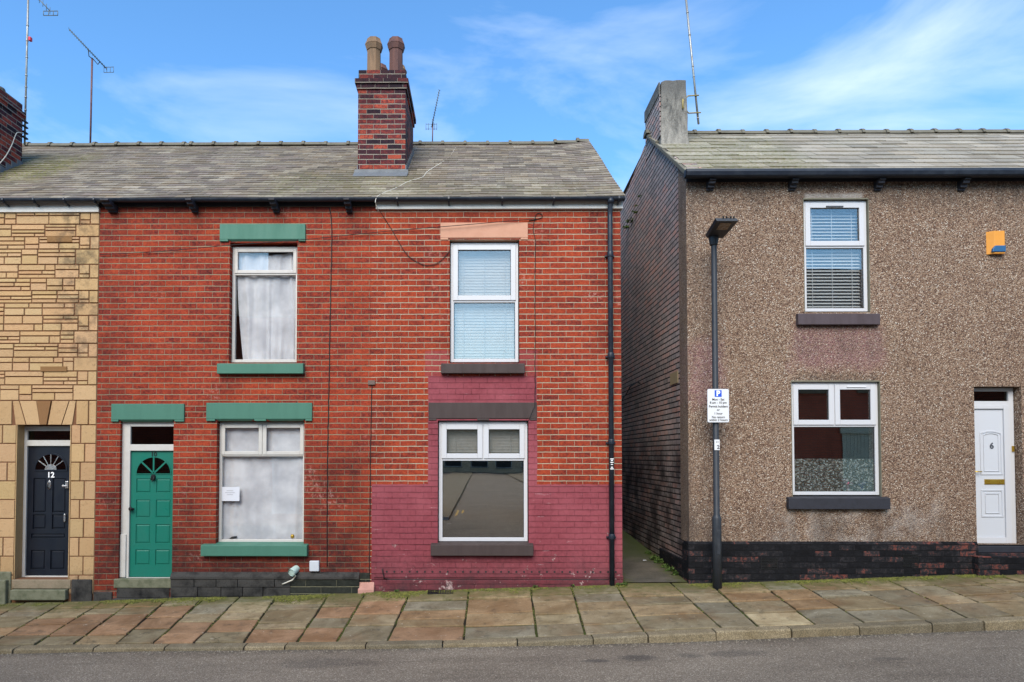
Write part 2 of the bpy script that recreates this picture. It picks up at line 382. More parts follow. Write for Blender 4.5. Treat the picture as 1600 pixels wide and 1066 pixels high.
def m_pebble():
    t = NT('pebbledash'); X, Y, Z = t.sep()
    v = t.new('TexVoronoi'); v.inputs['Scale'].default_value = 68; t.l.new(t.pos, v.inputs['Vector']); v.inputs['Randomness'].default_value = 1
    s = t.new('SeparateXYZ'); t.l.new(v.outputs['Color'], s.inputs[0])
    col = t.ramp(s.outputs[0], [(0, (0.07, 0.038, 0.026)), (0.2, (0.18, 0.10, 0.066)), (0.5, (0.285, 0.185, 0.12)), (0.8, (0.36, 0.25, 0.175)), (0.95, (0.47, 0.37, 0.29)), (1, (0.62, 0.55, 0.47))])
    edge = t.mr(v.outputs['Distance'], 0.35, 0.7, 0, 0.6)
    col = t.mix(edge, col, (0.055, 0.036, 0.026))
    big = t.noise(0.8, 6, 0.62); mid = t.noise(3.5, 6, 0.65)
    col = t.mix(t.mr(big, 0.4, 0.7, 0, 0.45), col, t.mix(1, col, (0.72, 0.68, 0.66), 'MULTIPLY'))
    col = t.mix(1.0, col, (1.12, 1.14, 1.13), 'MULTIPLY')
    pk = None
    for (a, b, c, d) in [(1238, 1383, 575, 508), (1078, 1130, 640, 535)]:
        m = wallmask(t, pxx(a), pxx(b), pz(c), pz(d), 0.10, 0.12, mid)
        pk = m if pk is None else t.math('MAXIMUM', pk, m)
    pk = t.math('MULTIPLY', pk, t.mr(s.outputs[1], 0.2, 0.5, 0.25, 0.75))
    col = t.mix(pk, col, t.mix(0.5, col, (0.30, 0.13, 0.16)))
    lo = wallmask(t, pxx(1200), pxx(1470), pz(850), pz(780), 0.10, 0.10, mid)
    lo = t.math('MULTIPLY', lo, t.mr(mid, 0.45, 0.6)); col = t.mix(t.math('MULTIPLY', lo, 0.4), col, (0.5, 0.45, 0.4))
    hd = wallmask(t, pxx(1240), pxx(1372), pz(599), pz(585), 0.03, 0.04, mid)
    hd = t.math('MULTIPLY', hd, t.mr(s.outputs[2], 0.3, 0.6)); col = t.mix(t.math('MULTIPLY', hd, 0.5), col, (0.05, 0.04, 0.035))
    hu = wallmask(t, pxx(1262), pxx(1352), pz(313), pz(304), 0.02, 0.03, mid); col = t.mix(t.math('MULTIPLY', hu, 0.8), col, (0.42, 0.38, 0.34))
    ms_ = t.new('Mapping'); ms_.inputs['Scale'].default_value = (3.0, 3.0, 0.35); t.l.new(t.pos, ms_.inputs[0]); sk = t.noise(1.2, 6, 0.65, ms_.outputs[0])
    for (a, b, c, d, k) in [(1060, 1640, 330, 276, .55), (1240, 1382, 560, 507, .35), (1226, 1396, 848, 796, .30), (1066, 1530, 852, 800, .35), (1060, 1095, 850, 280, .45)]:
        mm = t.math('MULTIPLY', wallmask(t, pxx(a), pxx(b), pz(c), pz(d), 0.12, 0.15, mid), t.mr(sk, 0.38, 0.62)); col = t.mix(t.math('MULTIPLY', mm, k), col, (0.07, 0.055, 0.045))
    h = t.math('ADD', t.math('MULTIPLY', v.outputs['Distance'], -1), t.math('MULTIPLY', s.outputs[1], 0.4))
    return t.fin(col, 0.8, t.bump(h, 1.0, 0.014), spec=0.3)
M_PEB = m_pebble()

def m_slate(name, base2, lichen, mossx=None, rough=0.7):
    t = NT(name); c = colattr(t); X, Y, Z = t.sep()
    m = t.new('Mapping'); m.inputs['Scale'].default_value = (1.0, 0.25, 0.25); t.l.new(t.pos, m.inputs[0])
    a = t.noise(1.3, 7, 0.65, m.outputs[0]); b = t.noise(24, 5, 0.7); d = t.noise(5.5, 6, 0.7)
    col = t.mix(t.mr(a, 0.35, 0.65, 0, 0.6), c, t.mix(1, c, base2, 'MULTIPLY'))
    col = t.mix(t.math('MULTIPLY', t.mr(b, 0.5, 0.72), 0.5), col, (0.04, 0.038, 0.03))
    col = t.mix(t.math('MULTIPLY', t.mr(d, 0.55, 0.70), lichen), col, (0.38, 0.35, 0.27))
    if mossx:
        for (x0, x1, z0, z1, k) in mossx:
            mm = t.math('MULTIPLY', wallmask(t, x0, x1, z0, z1, 0.25, 0.2, d), t.mr(b, 0.42, 0.6)); col = t.mix(t.math('MULTIPLY', mm, k), col, (0.13, 0.13, 0.02))
    return t.fin(col, rough, t.bump(b, 0.6, 0.006), spec=0.35)
zq = P(500, 226, 13.2).z
M_SLATE = m_slate('old_slate', (0.74, 0.66, 0.60), 0.50, [(-9.5, -7.2, zq-1.7, zq-.6, 0.9), (-3.4, -1.0, zq-2.3, zq-1.4, 0.45), (-1.0, 2.0, zq-2.4, zq-1.9, 0.3)])
M_TILE = m_slate('pale_roof_tile', (0.84, 0.82, 0.78), 0.25, [(3.1, 5.2, 4.0+2, 7.7, 0.55)])
M_RIDGE = paint('ridge_tile_clay', (104, 100, 88), 0.85, 0.6, 5, 0.6)

def m_paving():
    t = NT('stone_paving'); c = colattr(t); X, Y, Z = t.sep()
    a = t.noise(2.2, 7, 0.68, dist=0.6); b = t.noise(48, 5, 0.75); d = t.noise(7, 7, 0.7)
    col = t.mix(t.mr(a, 0.33, 0.62, 0, 0.9), c, t.mix(1, c, (0.50, 0.45, 0.38), 'MULTIPLY'))
    col = t.mix(t.mr(t.noise(1.1, 5, 0.6), 0.5, 0.7, 0, 0.4), col, (0.20, 0.10, 0.045))
    col = t.mix(t.math('MULTIPLY', t.mr(b, 0.5, 0.75), 0.45), col, (0.05, 0.042, 0.032))
    col = t.mix(t.math('MULTIPLY', t.mr(d, 0.54, 0.68), 0.55), col, (0.04, 0.035, 0.028))
    cv = t.new('TexVoronoi'); cv.feature = 'DISTANCE_TO_EDGE'; cv.inputs['Scale'].default_value = 1.5
    wv = t.new('MixRGB', blend_type='ADD'); wv.inputs[0].default_value = 0.35; t.l.new(t.pos, wv.inputs[1]); t.l.new(t.noise(2.5, 5, 0.7, out=1), wv.inputs[2]); t.l.new(wv.outputs[0], cv.inputs['Vector'])
    ck = t.math('MULTIPLY', t.mr(cv.outputs['Distance'], 0.0, 0.007, 1, 0), t.mr(t.noise(0.8, 3), 0.54, 0.60)); col = t.mix(t.math('MULTIPLY', ck, 0.85), col, (0.02, 0.02, 0.012))
    col = t.mix(t.mr(t.noise(16, 4, 0.6), 0.66, 0.70, 0, 0.5), col, (0.42, 0.38, 0.30))
    my = t.math('ADD', Y, t.math('MULTIPLY', t.math('SUBTRACT', d, 0.5), 1.5))
    col = t.mix(t.mr(my, 9.4, 9.9, 0, 0.85), col, t.mix(t.mr(b, .3, .7), (0.045, 0.05, 0.014), (0.12, 0.115, 0.03)))
    return t.fin(col, 0.85, t.bump(t.math('ADD', b, t.math('MULTIPLY', a, 2)), 0.7, 0.006), spec=0.25)
M_PAVE = m_paving()
def m_bed():
    t = NT('mossy_joint'); b = t.noise(30, 5, 0.7); a = t.noise(3, 5, 0.6)
    col = t.mix(t.mr(a, 0.42, 0.6), (0.022, 0.018, 0.014), (0.05, 0.065, 0.014)); col = t.mix(t.mr(b, .5, .7), col, (0.02, 0.018, 0.012))
    return t.fin(col, 0.95, t.bump(b, 0.8, 0.01), spec=0.1)
M_BED = m_bed()
def m_kerb():
    t = NT('kerb_stone'); c = colattr(t); b = t.noise(60, 5, 0.75); a = t.noise(4, 6, 0.65)
    v = t.new('TexVoronoi'); v.inputs['Scale'].default_value = 75; t.l.new(t.pos, v.inputs['Vector'])
    col = t.mix(t.mr(a, 0.4, 0.7, 0, 0.7), c, t.mix(1, c, (0.5, 0.46, 0.36), 'MULTIPLY'))
    col = t.mix(t.mr(v.outputs['Distance'], 0.3, 0.6, 0, .5), col, (0.06, 0.05, 0.035))
    col = t.mix(t.math('MULTIPLY', t.mr(b, .48, .7), .5), col, (0.05, 0.045, 0.03))
    return t.fin(col, 0.9, t.bump(b, 0.9, 0.008), spec=0.2)
M_KERB = m_kerb()
def m_road():
    t = NT('asphalt'); X, Y, Z = t.sep()
    v = t.new('TexVoronoi'); v.inputs['Scale'].default_value = 120; t.l.new(t.pos, v.inputs['Vector'])
    s = t.new('SeparateXYZ'); t.l.new(v.outputs['Color'], s.inputs[0])
    col = t.ramp(s.outputs[0], [(0, (0.115, 0.093, 0.070)), (0.5, (0.195, 0.160, 0.120)), (0.85, (0.25, 0.21, 0.16)), (0.97, (0.42, 0.37, 0.29))])
    a = t.noise(0.7, 7, 0.6); d = t.noise(3.1, 6, 0.65)
    m = t.new('Mapping'); m.inputs['Scale'].default_value = (0.35, 1.6, 1); t.l.new(t.pos, m.inputs[0]); st = t.noise(1.6, 6, 0.6, m.outputs[0])
    col = t.mix(t.mr(a, 0.38, 0.62, 0, 0.5), col, t.mix(1, col, (0.62, 0.6, 0.6), 'MULTIPLY'))
    col = t.mix(t.mr(st, 0.5, 0.66, 0, 0.5), col, t.mix(1, col, (0.55, 0.52, 0.5), 'MULTIPLY'))
    oil = None
    for (px, py, rx, ry, k) in [(1000, 1032, .22, .12, .75), (930, 1034, .16, .06, .8), (1075, 1030, .14, .10, .6), (1155, 1030, .30, .13, .55), (1390, 1045, .2, .08, .5), (500, 1030, .5, .2, .35), (1350, 1010, .25, .05, .5)]:
        Yp = 7.8-(py-1010)*0.0255; q = P(px, py, Yp)
        dx = t.math('DIVIDE', t.math('SUBTRACT', X, q.x), rx); dy = t.math('DIVIDE', t.math('SUBTRACT', Y, Yp), ry)
        r = t.math('ADD', t.math('MULTIPLY', dx, dx), t.math('MULTIPLY', dy, dy))
        r = t.math('ADD', r, t.math('MULTIPLY', t.math('SUBTRACT', d, 0.5), 3.0))
        o = t.mr(r, 0.1, 1.5, k, 0, True); oil = o if oil is None else t.math('MAXIMUM', oil, o)
    col = t.mix(oil, col, t.mix(0.3, (0.022, 0.022, 0.024), col))
    ly = t.math('ADD', Y, t.math('MULTIPLY', t.math('SUBTRACT', d, 0.5), 0.35))
    col = t.mix(t.mr(ly, 7.62, 7.80, 0, 0.6), col, (0.05, 0.04, 0.03))
    return t.fin(col, 0.85, t.bump(t.math('ADD', v.outputs['Distance'], s.outputs[1]), 0.7, 0.006), spec=0.3)
M_ROAD = m_road()
def m_alley():
    t = NT('alley_path'); X, Y, Z = t.sep(); a = t.noise(2.5, 6, 0.65); b = t.noise(50, 5, 0.7); d = t.noise(9, 5, .6)
    col = t.mix(t.mr(a, .35, .65), (0.105, 0.09, 0.07), (0.055, 0.05, 0.038)); col = t.mix(t.mr(b, .5, .7, 0, .6), col, (0.03, 0.028, 0.022))
    xx = t.math('ADD', X, t.math('MULTIPLY', t.math('SUBTRACT', d, 0.5), 0.6))
    e = t.math('MAXIMUM', t.mr(xx, XG6-.28, XG6-.05), t.mr(xx, XE8+.02, XE8+.22, 1, 0)); col = t.mix(t.math('MULTIPLY', e, 0.8), col, (0.055, 0.062, 0.015))
    yb = t.math('ADD', Y, t.math('MULTIPLY', t.math('SUBTRACT', d, 0.5), .8)); col = t.mix(t.mr(yb, 11.4, 12.2, 0, .6), col, (0.055, 0.07, 0.015))
    return t.fin(col, 0.9, t.bump(b, .7, .008), spec=.2)
M_ALLEY = m_alley()

M_GREEN = paint('green_masonry_paint', (62, 108, 91), 0.6, 0.22, 5, 0.3, streak=True)
M_GDOOR = paint('green_door_gloss', (24, 104, 88), 0.35, 0.12, 4, 0.08, dirtcol=(20, 70, 58))
M_PEACH = paint('peach_lintel_stone', (184, 138, 114), 0.85, 0.25, 7, 0.5, dirtcol=(150, 100, 80))
M_BROWN = paint('brown_masonry_paint', (60, 49, 47), 0.65, 0.3, 8, 0.4, streak=True)
M_SILL6 = paint('weathered_dark_sill', (72, 62, 66), 0.6, 0.45, 6, 0.4, dirtcol=(40, 28, 26), streak=True)
M_BLACKP = paint('black_masonry_paint', (42, 43, 50), 0.6, 0.4, 8, 0.5, dirtcol=(14, 14, 16))
M_SOOTST = paint('sooty_stone', (58, 56, 53), 0.9, 1.2, 5, 1.0, dirtcol=(14, 14, 14))
M_MOSSST = paint('mossy_stone', (108, 108, 88), 0.9, 0.7, 9, 0.8, dirtcol=(48, 58, 34))
M_STEP = paint('worn_step_stone', (132, 118, 98), 0.9, 0.6, 8, 0.7, dirtcol=(62, 66, 44))
M_WOOD = paint('old_white_paint_wood', (184, 181, 175), 0.5, 0.22, 9, 0.3, dirtcol=(140, 132, 120))
M_UPVC = paint('white_upvc', (186, 187, 190), 0.35, 0.10, 3, 0.03, dirtcol=(170, 170, 165))
M_DOOR6 = paint('white_door_panel', (184, 187, 192), 0.35, 0.08, 3, 0.03, dirtcol=(180, 184, 190))
M_SEAL = paint('black_seal', (28, 28, 30), 0.6, 0.1)
M_FASC = paint('off_white_fascia', (206, 202, 194), 0.5, 0.25, 5, 0.1, dirtcol=(150, 146, 136), streak=True)
M_GUT = paint('black_plastic', (30, 36, 46), 0.38, 0.3, 7, 0.1, dirtcol=(70, 76, 84))
M_NAVY = paint('black_door_paint', (19, 24, 34), 0.38, 0.2, 5, 0.06, dirtcol=(8, 9, 12))
M_LAMP = paint('dark_grey_post', (44, 48, 54), 0.45, 0.3, 9, 0.1, dirtcol=(70, 72, 74))
M_LENS = paint('lamp_lens', (128, 110, 88), 0.25, 0.2, 20, 0.1)
M_CABLE = paint('black_cable', (24, 22, 22), 0.6, 0.2)
M_WCABLE = paint('pale_cable', (196, 190, 176), 0.6, 0.3)
M_METAL = paint('galvanised_metal', (150, 152, 150), 0.45, 0.5, 12, 0.2, metal=0.6, dirtcol=(110, 80, 50))
M_RUST = paint('rusty_mast', (104, 74, 74), 0.7, 0.6, 10, 0.3, dirtcol=(60, 36, 32))
M_RODS = paint('aerial_rods', (92, 98, 96), 0.5, 0.3, 14, 0.1)
M_CHROME = paint('chrome', (214, 214, 214), 0.2, 0.15, 9, 0.02, metal=0.9)
M_BRASS = paint('brass', (196, 160, 62), 0.3, 0.25, 9, 0.05, metal=0.8)
M_IRON = paint('black_iron', (20, 20, 20), 0.5, 0.3, 20, 0.3)
M_RENDER = None
def m_render():
    t = NT('cement_render'); X, Y, Z = t.sep(); m = t.new('Mapping'); m.inputs['Scale'].default_value = (2.2, 2.2, 1); t.l.new(t.pos, m.inputs[0])
    a = t.noise(3.2, 7, 0.7, m.outputs[0], 0.6); b = t.noise(30, 5, .7)
    col = t.ramp(a, [(0.32, (0.05, 0.05, 0.048)), (0.46, (0.17, 0.16, 0.142)), (0.68, (0.33, 0.305, 0.265))])
    zz = t.math('ADD', Z, t.math('MULTIPLY', a, 0.25)); z0 = P(1050, 145, 11.43).z
    col = t.mix(t.mr(zz, z0-.05, z0+.22, 0, .8), col, (0.09, 0.088, 0.085))
    col = t.mix(t.math('MULTIPLY', t.mr(b, .5, .7), .3), col, (0.08, 0.075, 0.065))
    return t.fin(col, .9, t.bump(t.math('ADD', a, b), .8, .015), spec=.2)
M_RENDER = m_render()
M_LEAD = paint('lead_flashing', (98, 102, 106), 0.55, 0.4, 8, 0.3)
M_POTB = paint('buff_chimney_pot', (128, 100, 76), 0.85, 0.8, 9, 0.5, dirtcol=(76, 68, 58), streak=True)
M_POTR = paint('red_chimney_pot', (98, 66, 58), 0.85, 0.8, 9, 0.4, dirtcol=(62, 52, 56), streak=True)
M_YELLOW = paint('yellow_plastic', (204, 138, 52), 0.5, 0.15, 9, 0.05)
M_BLUE = paint('blue_plastic', (38, 84, 124), 0.4, 0.15, 9, 0.05)
M_SIGN = paint('sign_white', (205, 207, 210), 0.4, 0.05, 6, 0.02)
M_SIGNB = paint('sign_blue', (30, 80, 190), 0.4, 0.05, 6, 0.02)
M_BLACK = paint('lettering_black', (22, 22, 24), 0.5, 0.05)
M_WHITE = paint('lettering_white', (235, 235, 235), 0.5, 0.05)
M_GREY = paint('lettering_grey', (70, 72, 78), 0.5, 0.05)
M_PLAST = paint('grey_white_plastic', (184, 188, 194), 0.45, 0.12, 12, 0.05)
M_REDP = paint('red_plastic', (190, 40, 60), 0.5, 0.1)
M_BLIND = paint('blind_slat', (140, 137, 132), 0.55, 0.05)
M_BLIND6 = paint('blind_slat_grey', (176, 178, 178), 0.55, 0.05)
M_ROOM = paint('dim_plaster', (96, 90, 84), 0.9, 0.1)
M_PAPER = paint('paper', (196, 198, 204), 0.8, 0.03)
M_PUTTY = paint('mortar_patch', (176, 132, 118), 0.9, 0.4, 10, 0.5)
M_BARE = paint('grey_patch', (104, 88, 80), 0.9, 0.3, 20, 0.4)
def m_leaf(name, a, b):
    t = NT(name); n = t.noise(22, 4, .6); t.b.inputs['Transmission Weight'].default_value = 0.0
    return t.fin(t.mix(t.mr(n, .35, .65), a, b), .7, spec=.2)
M_LEAF = m_leaf('weed_leaf', (0.03, 0.055, 0.012), (0.085, 0.13, 0.03))
M_MOSS = m_leaf('moss', (0.045, 0.05, 0.010), (0.15, 0.15, 0.03))
def m_net():
    t = NT('net_curtain'); t.n.remove(t.b); 
    n = t.noise(3.5, 5); col = t.mix(t.mr(n, .35, .65, 0, .9), (0.72, 0.73, 0.75), (0.48, 0.49, 0.52))  # darker clouds in the colour stand in for shade in the folds
    d = t.new('BsdfDiffuse'); t.set(d.inputs[0], col); tl = t.new('BsdfTranslucent'); t.set(tl.inputs[0], col); tr = t.new('BsdfTransparent')
    m1 = t.new('MixShader'); m1.inputs[0].default_value = .12; t.l.new(d.outputs[0], m1.inputs[1]); t.l.new(tl.outputs[0], m1.inputs[2])
    w = t.new('TexWave'); w.inputs['Scale'].default_value = 60; t.l.new(t.pos, w.inputs[0])
    m2 = t.new('MixShader'); m2.inputs[0].default_value = .94; t.l.new(tr.outputs[0], m2.inputs[1]); t.l.new(m1.outputs[0], m2.inputs[2]); t.l.new(m2.outputs[0], t.out.inputs[0])
    return t.m
M_NET = m_net()
def m_frost():
    t = NT('frosted_film'); t.n.remove(t.b); v = t.new('TexVoronoi'); v.inputs['Scale'].default_value = 55; t.l.new(t.pos, v.inputs[0])
    s = t.new('SeparateXYZ'); t.l.new(v.outputs['Color'], s.inputs[0])
    d = t.new('BsdfDiffuse'); t.set(d.inputs[0], t.ramp(s.outputs[0], [(0, (0.04, 0.06, 0.055)), (.6, (0.12, 0.16, 0.15)), (1, (0.5, 0.56, 0.54))]))
    tr = t.new('BsdfTransparent'); m2 = t.new('MixShader'); m2.inputs[0].default_value = .5; t.l.new(tr.outputs[0], m2.inputs[1]); t.l.new(d.outputs[0], m2.inputs[2]); t.l.new(m2.outputs[0], t.out.inputs[0])
    return t.m
M_FROST = m_frost()
M_GLASS = glassmat(); M_GLASSM = glassmat('coated_glass', refl=0.15); M_GLASSD = glassmat('old_window_glass', (0.985, 0.985, 0.985), 0.035)
M_GLASSB = glassmat('dark_fanlight_glass', (0.25, 0.22, 0.22), 0.02)

# ------------------------------------------------------------------ ground
def strip(name, mat, xs, rows):
    """rows: list of (Y, zfunc) from near to far"""
    m = MB(); vs = [(x, y, z(x)) for (y, z) in rows for x in xs]; n = len(xs)
    m.add(vs, [(j*n+i, j*n+i+1, (j+1)*n+i+1, (j+1)*n+i) for j in range(len(rows)-1) for i in range(n-1)], smooth=True)
    return tag(m.build(name, mat), kind='structure')
XS = [-60, -40, -25, -18]+[-14+0.5*i for i in range(57)]+[18, 25, 40, 60]
strip('road', M_ROAD, XS, [(-90, lambda x: road_z(0)-.3), (-10, lambda x: road_z(x)*.3+road_z(0)*.7-.02), (2, lambda x: road_z(x)+.02), (5.5, lambda x: road_z(x)+.03), (7.2, road_z), (KY-0.14, road_z)])
tag(MB().box(-400, 400, -400, 400, -2.5, -2.45).build('ground', paint('far_ground', (90, 88, 80), 0.9, 0.5, 0.5)), kind='structure')
strip('pavement_bed', M_BED, XS, [(KY-.02, lambda x: kerb_z(x)-.018), (WY+.12, lambda x: base_z(x)-.018), (WY+.4, lambda x: base_z(x)-.018)])
# kerb stones: one run of stones
m = MB(); x = -22.0; rnd = random.Random(3)
kj = sorted([P(px, 1000, KY-.07).x for px in (-140, 28, 152, 262, 385, 448, 573, 692, 808, 925, 1010, 1115, 1232, 1337, 1450, 1530, 1700)])
xs_k = [-22+1.1*i for i in range(12) if -22+1.1*i < kj[0]-.5]+kj+[kj[-1]+1.1*i for i in range(1, 16)]
for a, b in zip(xs_k, xs_k[1:]):
    g = 0.008; c = rnd.uniform(.8, 1.15); col = (0.31*c, 0.25*c, 0.155*c) if rnd.random() < .7 else (0.25*c, 0.21*c, 0.14*c)
    n = max(2, int((b-a)/.25)); dz = rnd.uniform(-.006, .006); sy = rnd.uniform(-.008, .008)
    tops = [a+g+(b-a-2*g)*i/n for i in range(n+1)]
    vs = []
    for t_ in tops:
        j = rnd.uniform(-.004, .004)
        zk = kerb_z(t_)+dz
        vs += [(t_, KY-.008, zk), (t_, KY-.135+sy+j, zk-.004), (t_, KY-.155+sy+j, zk-.02), (t_, KY-.16+sy+j, road_z(t_)-.03), (t_, KY-.008, zk-.2)]
    fs = []
    for i in range(n):
        for k in range(4): fs.append((i*5+k, i*5+k+1, (i+1)*5+k+1, (i+1)*5+k))
    fs.append((0, 4, 3, 2, 1)); e = n*5; fs.append((e, e+1, e+2, e+3, e+4)); m.add(vs, fs, col)
tag(m.build('kerb', M_KERB), kind='structure')
# flagstones
J = [(-560, -330), (-480, -270), (-400, -205), (-330, -140), (-255, -80), (-180, -20), (-100, 40), (-20, 100), (52, 163), (114, 208), (181, 262), (239, 320), (302, 375), (380, 432), (464, 515), (526, 572), (605, 643), (724, 733), (839, 829), (915, 893), (1006, 963), (1128, 1049), (1186, 1110), (1275, 1185), (1352, 1240), (1450, 1305), (1515, 1379), (1586, 1428), (1680, 1487), (1770, 1545), (1860, 1610), (1950, 1680), (2040, 1750), (2130, 1820)]
JX = [(P(a, 1000, KY).x, P(b, 915, WY).x) for a, b in J]
m = MB(); rnd = random.Random(11)
PC = [(0.28, 0.228, 0.135), (0.25, 0.208, 0.128), (0.29, 0.215, 0.12), (0.235, 0.20, 0.13), (0.30, 0.24, 0.145), (0.32, 0.21, 0.112), (0.225, 0.20, 0.14), (0.265, 0.208, 0.12)]
def surf(k, u, s):   # k joint column, u 0..1 across, s 0 kerb .. 1 wall
    xa = JX[k][0]+(JX[k][1]-JX[k][0])*s; xb = JX[k+1][0]+(JX[k+1][1]-JX[k+1][0])*s
    x = xa+(xb-xa)*u; y = KY+.004+(WY+.1-KY)*s
    return Vector((x, y, kerb_z(x)*(1-s)+base_z(x)*s))
for k in range(len(JX)-1):
    nr = rnd.choice([4, 5, 5]) if k < 20 else rnd.choice([3, 4, 4]); cuts = [0]+[(i/nr)*.93+rnd.uniform(-.25, .25)/nr for i in range(1, nr)]+[1.0]
    split = 13 <= k <= 40 and False
    for s0, s1 in zip(cuts, cuts[1:]):
        wd = JX[k+1][0]-JX[k][0]; gu = rnd.uniform(.010, .017)/wd; gs = rnd.uniform(.014, .026)/2.1
        base = PC[rnd.randrange(len(PC))]; c = rnd.uniform(.8, 1.15)
        if 7 <= k < 17 and s0 < .5 and rnd.random() < .6: base = (0.32, 0.195, 0.11)
        if k == 22 and s0 == 0: base = (0.40, 0.33, 0.20)
        col = tuple(v*c for v in base); dz = [rnd.uniform(-.008, .010) for _ in range(4)]
        nseg = 3; top = []; 
        def pt(u, s, off=0):
            uu = gu+(1-2*gu)*u; ss = s0+gs+(s1-s0-2*gs)*s; p = surf(k, uu, ss)
            z = dz[0]*(1-u)*(1-s)+dz[1]*u*(1-s)+dz[2]*u*s+dz[3]*(1-u)*s
            e = .009*mnoise.noise(Vector((p.x*7, p.y*7, k)))
            return Vector((p.x+e, p.y+e, p.z+z+off))
        n = 5; o = []
        for i in range(n): o.append((i/n, 0))
        for i in range(n): o.append((1, i/n))
        for i in range(n): o.append((1-i/n, 1))
        for i in range(n): o.append((0, 1-i/n))
        outer = [pt(u, s, -.006) for u, s in o]; low = [pt(u, s, -.05) for u, s in o]
        ins = [pt(.5+(u-.5)*(1-2*.008/wd), .5+(s-.5)*(1-2*.010/max(.2, (s1-s0)*2)), 0) for u, s in o]
        N_ = len(o)
        m.add(ins+outer+low, [tuple(range(N_))]+[(N_+i, N_+(i+1) % N_, (i+1) % N_, i) for i in range(N_)]+[(2*N_+i, 2*N_+(i+1) % N_, N_+(i+1) % N_, N_+i) for i in range(N_)], col)
tag(m.build('pavement', M_PAVE), kind='structure')
# alley path
def az(x, y): return base_z(min(max(x, XE8), XG6))+0.008+(y-WY)*0.055
m = MB(); ys = [WY+.03, 10.6, 11.5, 12.5, 14, 16, 18, 24]; xs = [XE8-.3, XE8+.3, (XE8+XG6)/2, XG6-.3, XG6+.3]
m.add([(x, y, az(x, y)+.012*mnoise.noise(Vector((x*2, y*2, 0)))) for y in ys for x in xs], [(j*5+i, j*5+i+1, (j+1)*5+i+1, (j+1)*5+i) for j in range(len(ys)-1) for i in range(4)], smooth=True)
tag(m.build('alley_path', M_ALLEY), kind='structure')

# ------------------------------------------------------------------ roofs
def slates(x0, x1, y0, z0, y1, z1, gauge, wid, cols, seed, thick=.007, sag=.012, kick=None):
    """courses laid on one common grid, so that neighbouring roofs run on without a seam"""
    m = MB(); S = math.hypot(y1-y0, z1-z0); dy = (y1-y0)/S; dz = (z1-z0)/S
    nrow = int(S/gauge)
    for i in range(nrow+1):
        s0 = i*gauge; s1 = min(S, s0+gauge*1.35)
        rr = random.Random(i*7+1); ph = (wid/2 if i % 2 else 0)+rr.uniform(-.02, .02); rowj = rr.uniform(-.005, .005)
        k = math.floor((x0-ph)/wid)-1
        while ph+k*wid < x1+wid:
            rnd = random.Random(i*1000+k*13+5); xa = ph+k*wid; xb = xa+wid; k += 1
            if xb <= x0+.01 or xa >= x1-.01: continue
            mid = (xa+xb)/2
            if seed < 100:            # shared edges: the house that holds the slate's middle owns it
                if mid < x0 and xa > -8.5 or mid >= x1 and xb < 2.0: continue
            if x1 > 1.9: xb = min(xb, x1)
            if seed == 9: xa = max(xa, x0)
            if seed == 9 and xb-xa < .04: continue
            xa += .0015; xb -= .0015
            c = cols[rnd.randrange(len(cols))]; q = rnd.uniform(.80, 1.2); col = tuple(v*q for v in c)
            sl = rnd.uniform(-.006, .006)*(1.0 if rnd.random() < .92 else 3.5); tl = rnd.uniform(-.004, .004)
            th = thick*rnd.uniform(.9, 1.9)
            if s1 < s0+.03: continue
            def pp(xx, s, n):
                w_ = sag*mnoise.noise(Vector((xx*.6, s*.8, 4)))*2
                if kick: w_ += kick(xx, s)
                n = n+w_
                return (xx, y0+dy*s-dz*n, z0+dz*s+dy*n)
            a0 = s0+rowj+sl-tl; b0 = s0+rowj+sl+tl
            m.add([pp(xa, a0, th+.006), pp(xb, b0, th+.006), pp(xb, s1, .002), pp(xa, s1, .002), pp(xa, a0, .004), pp(xb, b0, .004)],
                  [(0, 1, 2, 3), (4, 5, 1, 0), (4, 0, 3), (5, 2, 1)], col)
    return m
SLC = [(0.19, 0.162, 0.122), (0.165, 0.138, 0.112), (0.205, 0.172, 0.128), (0.145, 0.122, 0.096), (0.175, 0.143, 0.118), (0.25, 0.218, 0.168), (0.195, 0.157, 0.110)]
TLC = [(0.28, 0.252, 0.205), (0.25, 0.228, 0.186), (0.305, 0.275, 0.225), (0.265, 0.232, 0.182)]
EY = 9.90; EZ = (P(500, 309, EY).z+P(800, 307, EY).z)/2; RY = 13.2; RZ = P(550, 227, RY).z
def roof_under(m, x0, x1, ey, ez, ry, rz, by, bz):
    """underlay, both slopes, just below the slates"""
    e = .03
    m.add([(x0, ey, ez-e), (x1, ey, ez-e), (x1, ry, rz-e), (x0, ry, rz-e), (x1, by, bz-e), (x0+.08, by, bz-e), (x0+.08, ry, rz-e)], [(0, 1, 2, 3), (6, 2, 4, 5)], (0.12, 0.11, 0.1))
    m.add([(x0, ey, ez), (x1, ey, ez), (x1, ey+.02, ez-.05), (x0, ey+.02, ez-.05)], [(0, 1, 2, 3)], (0.12, .11, .1))
    return m
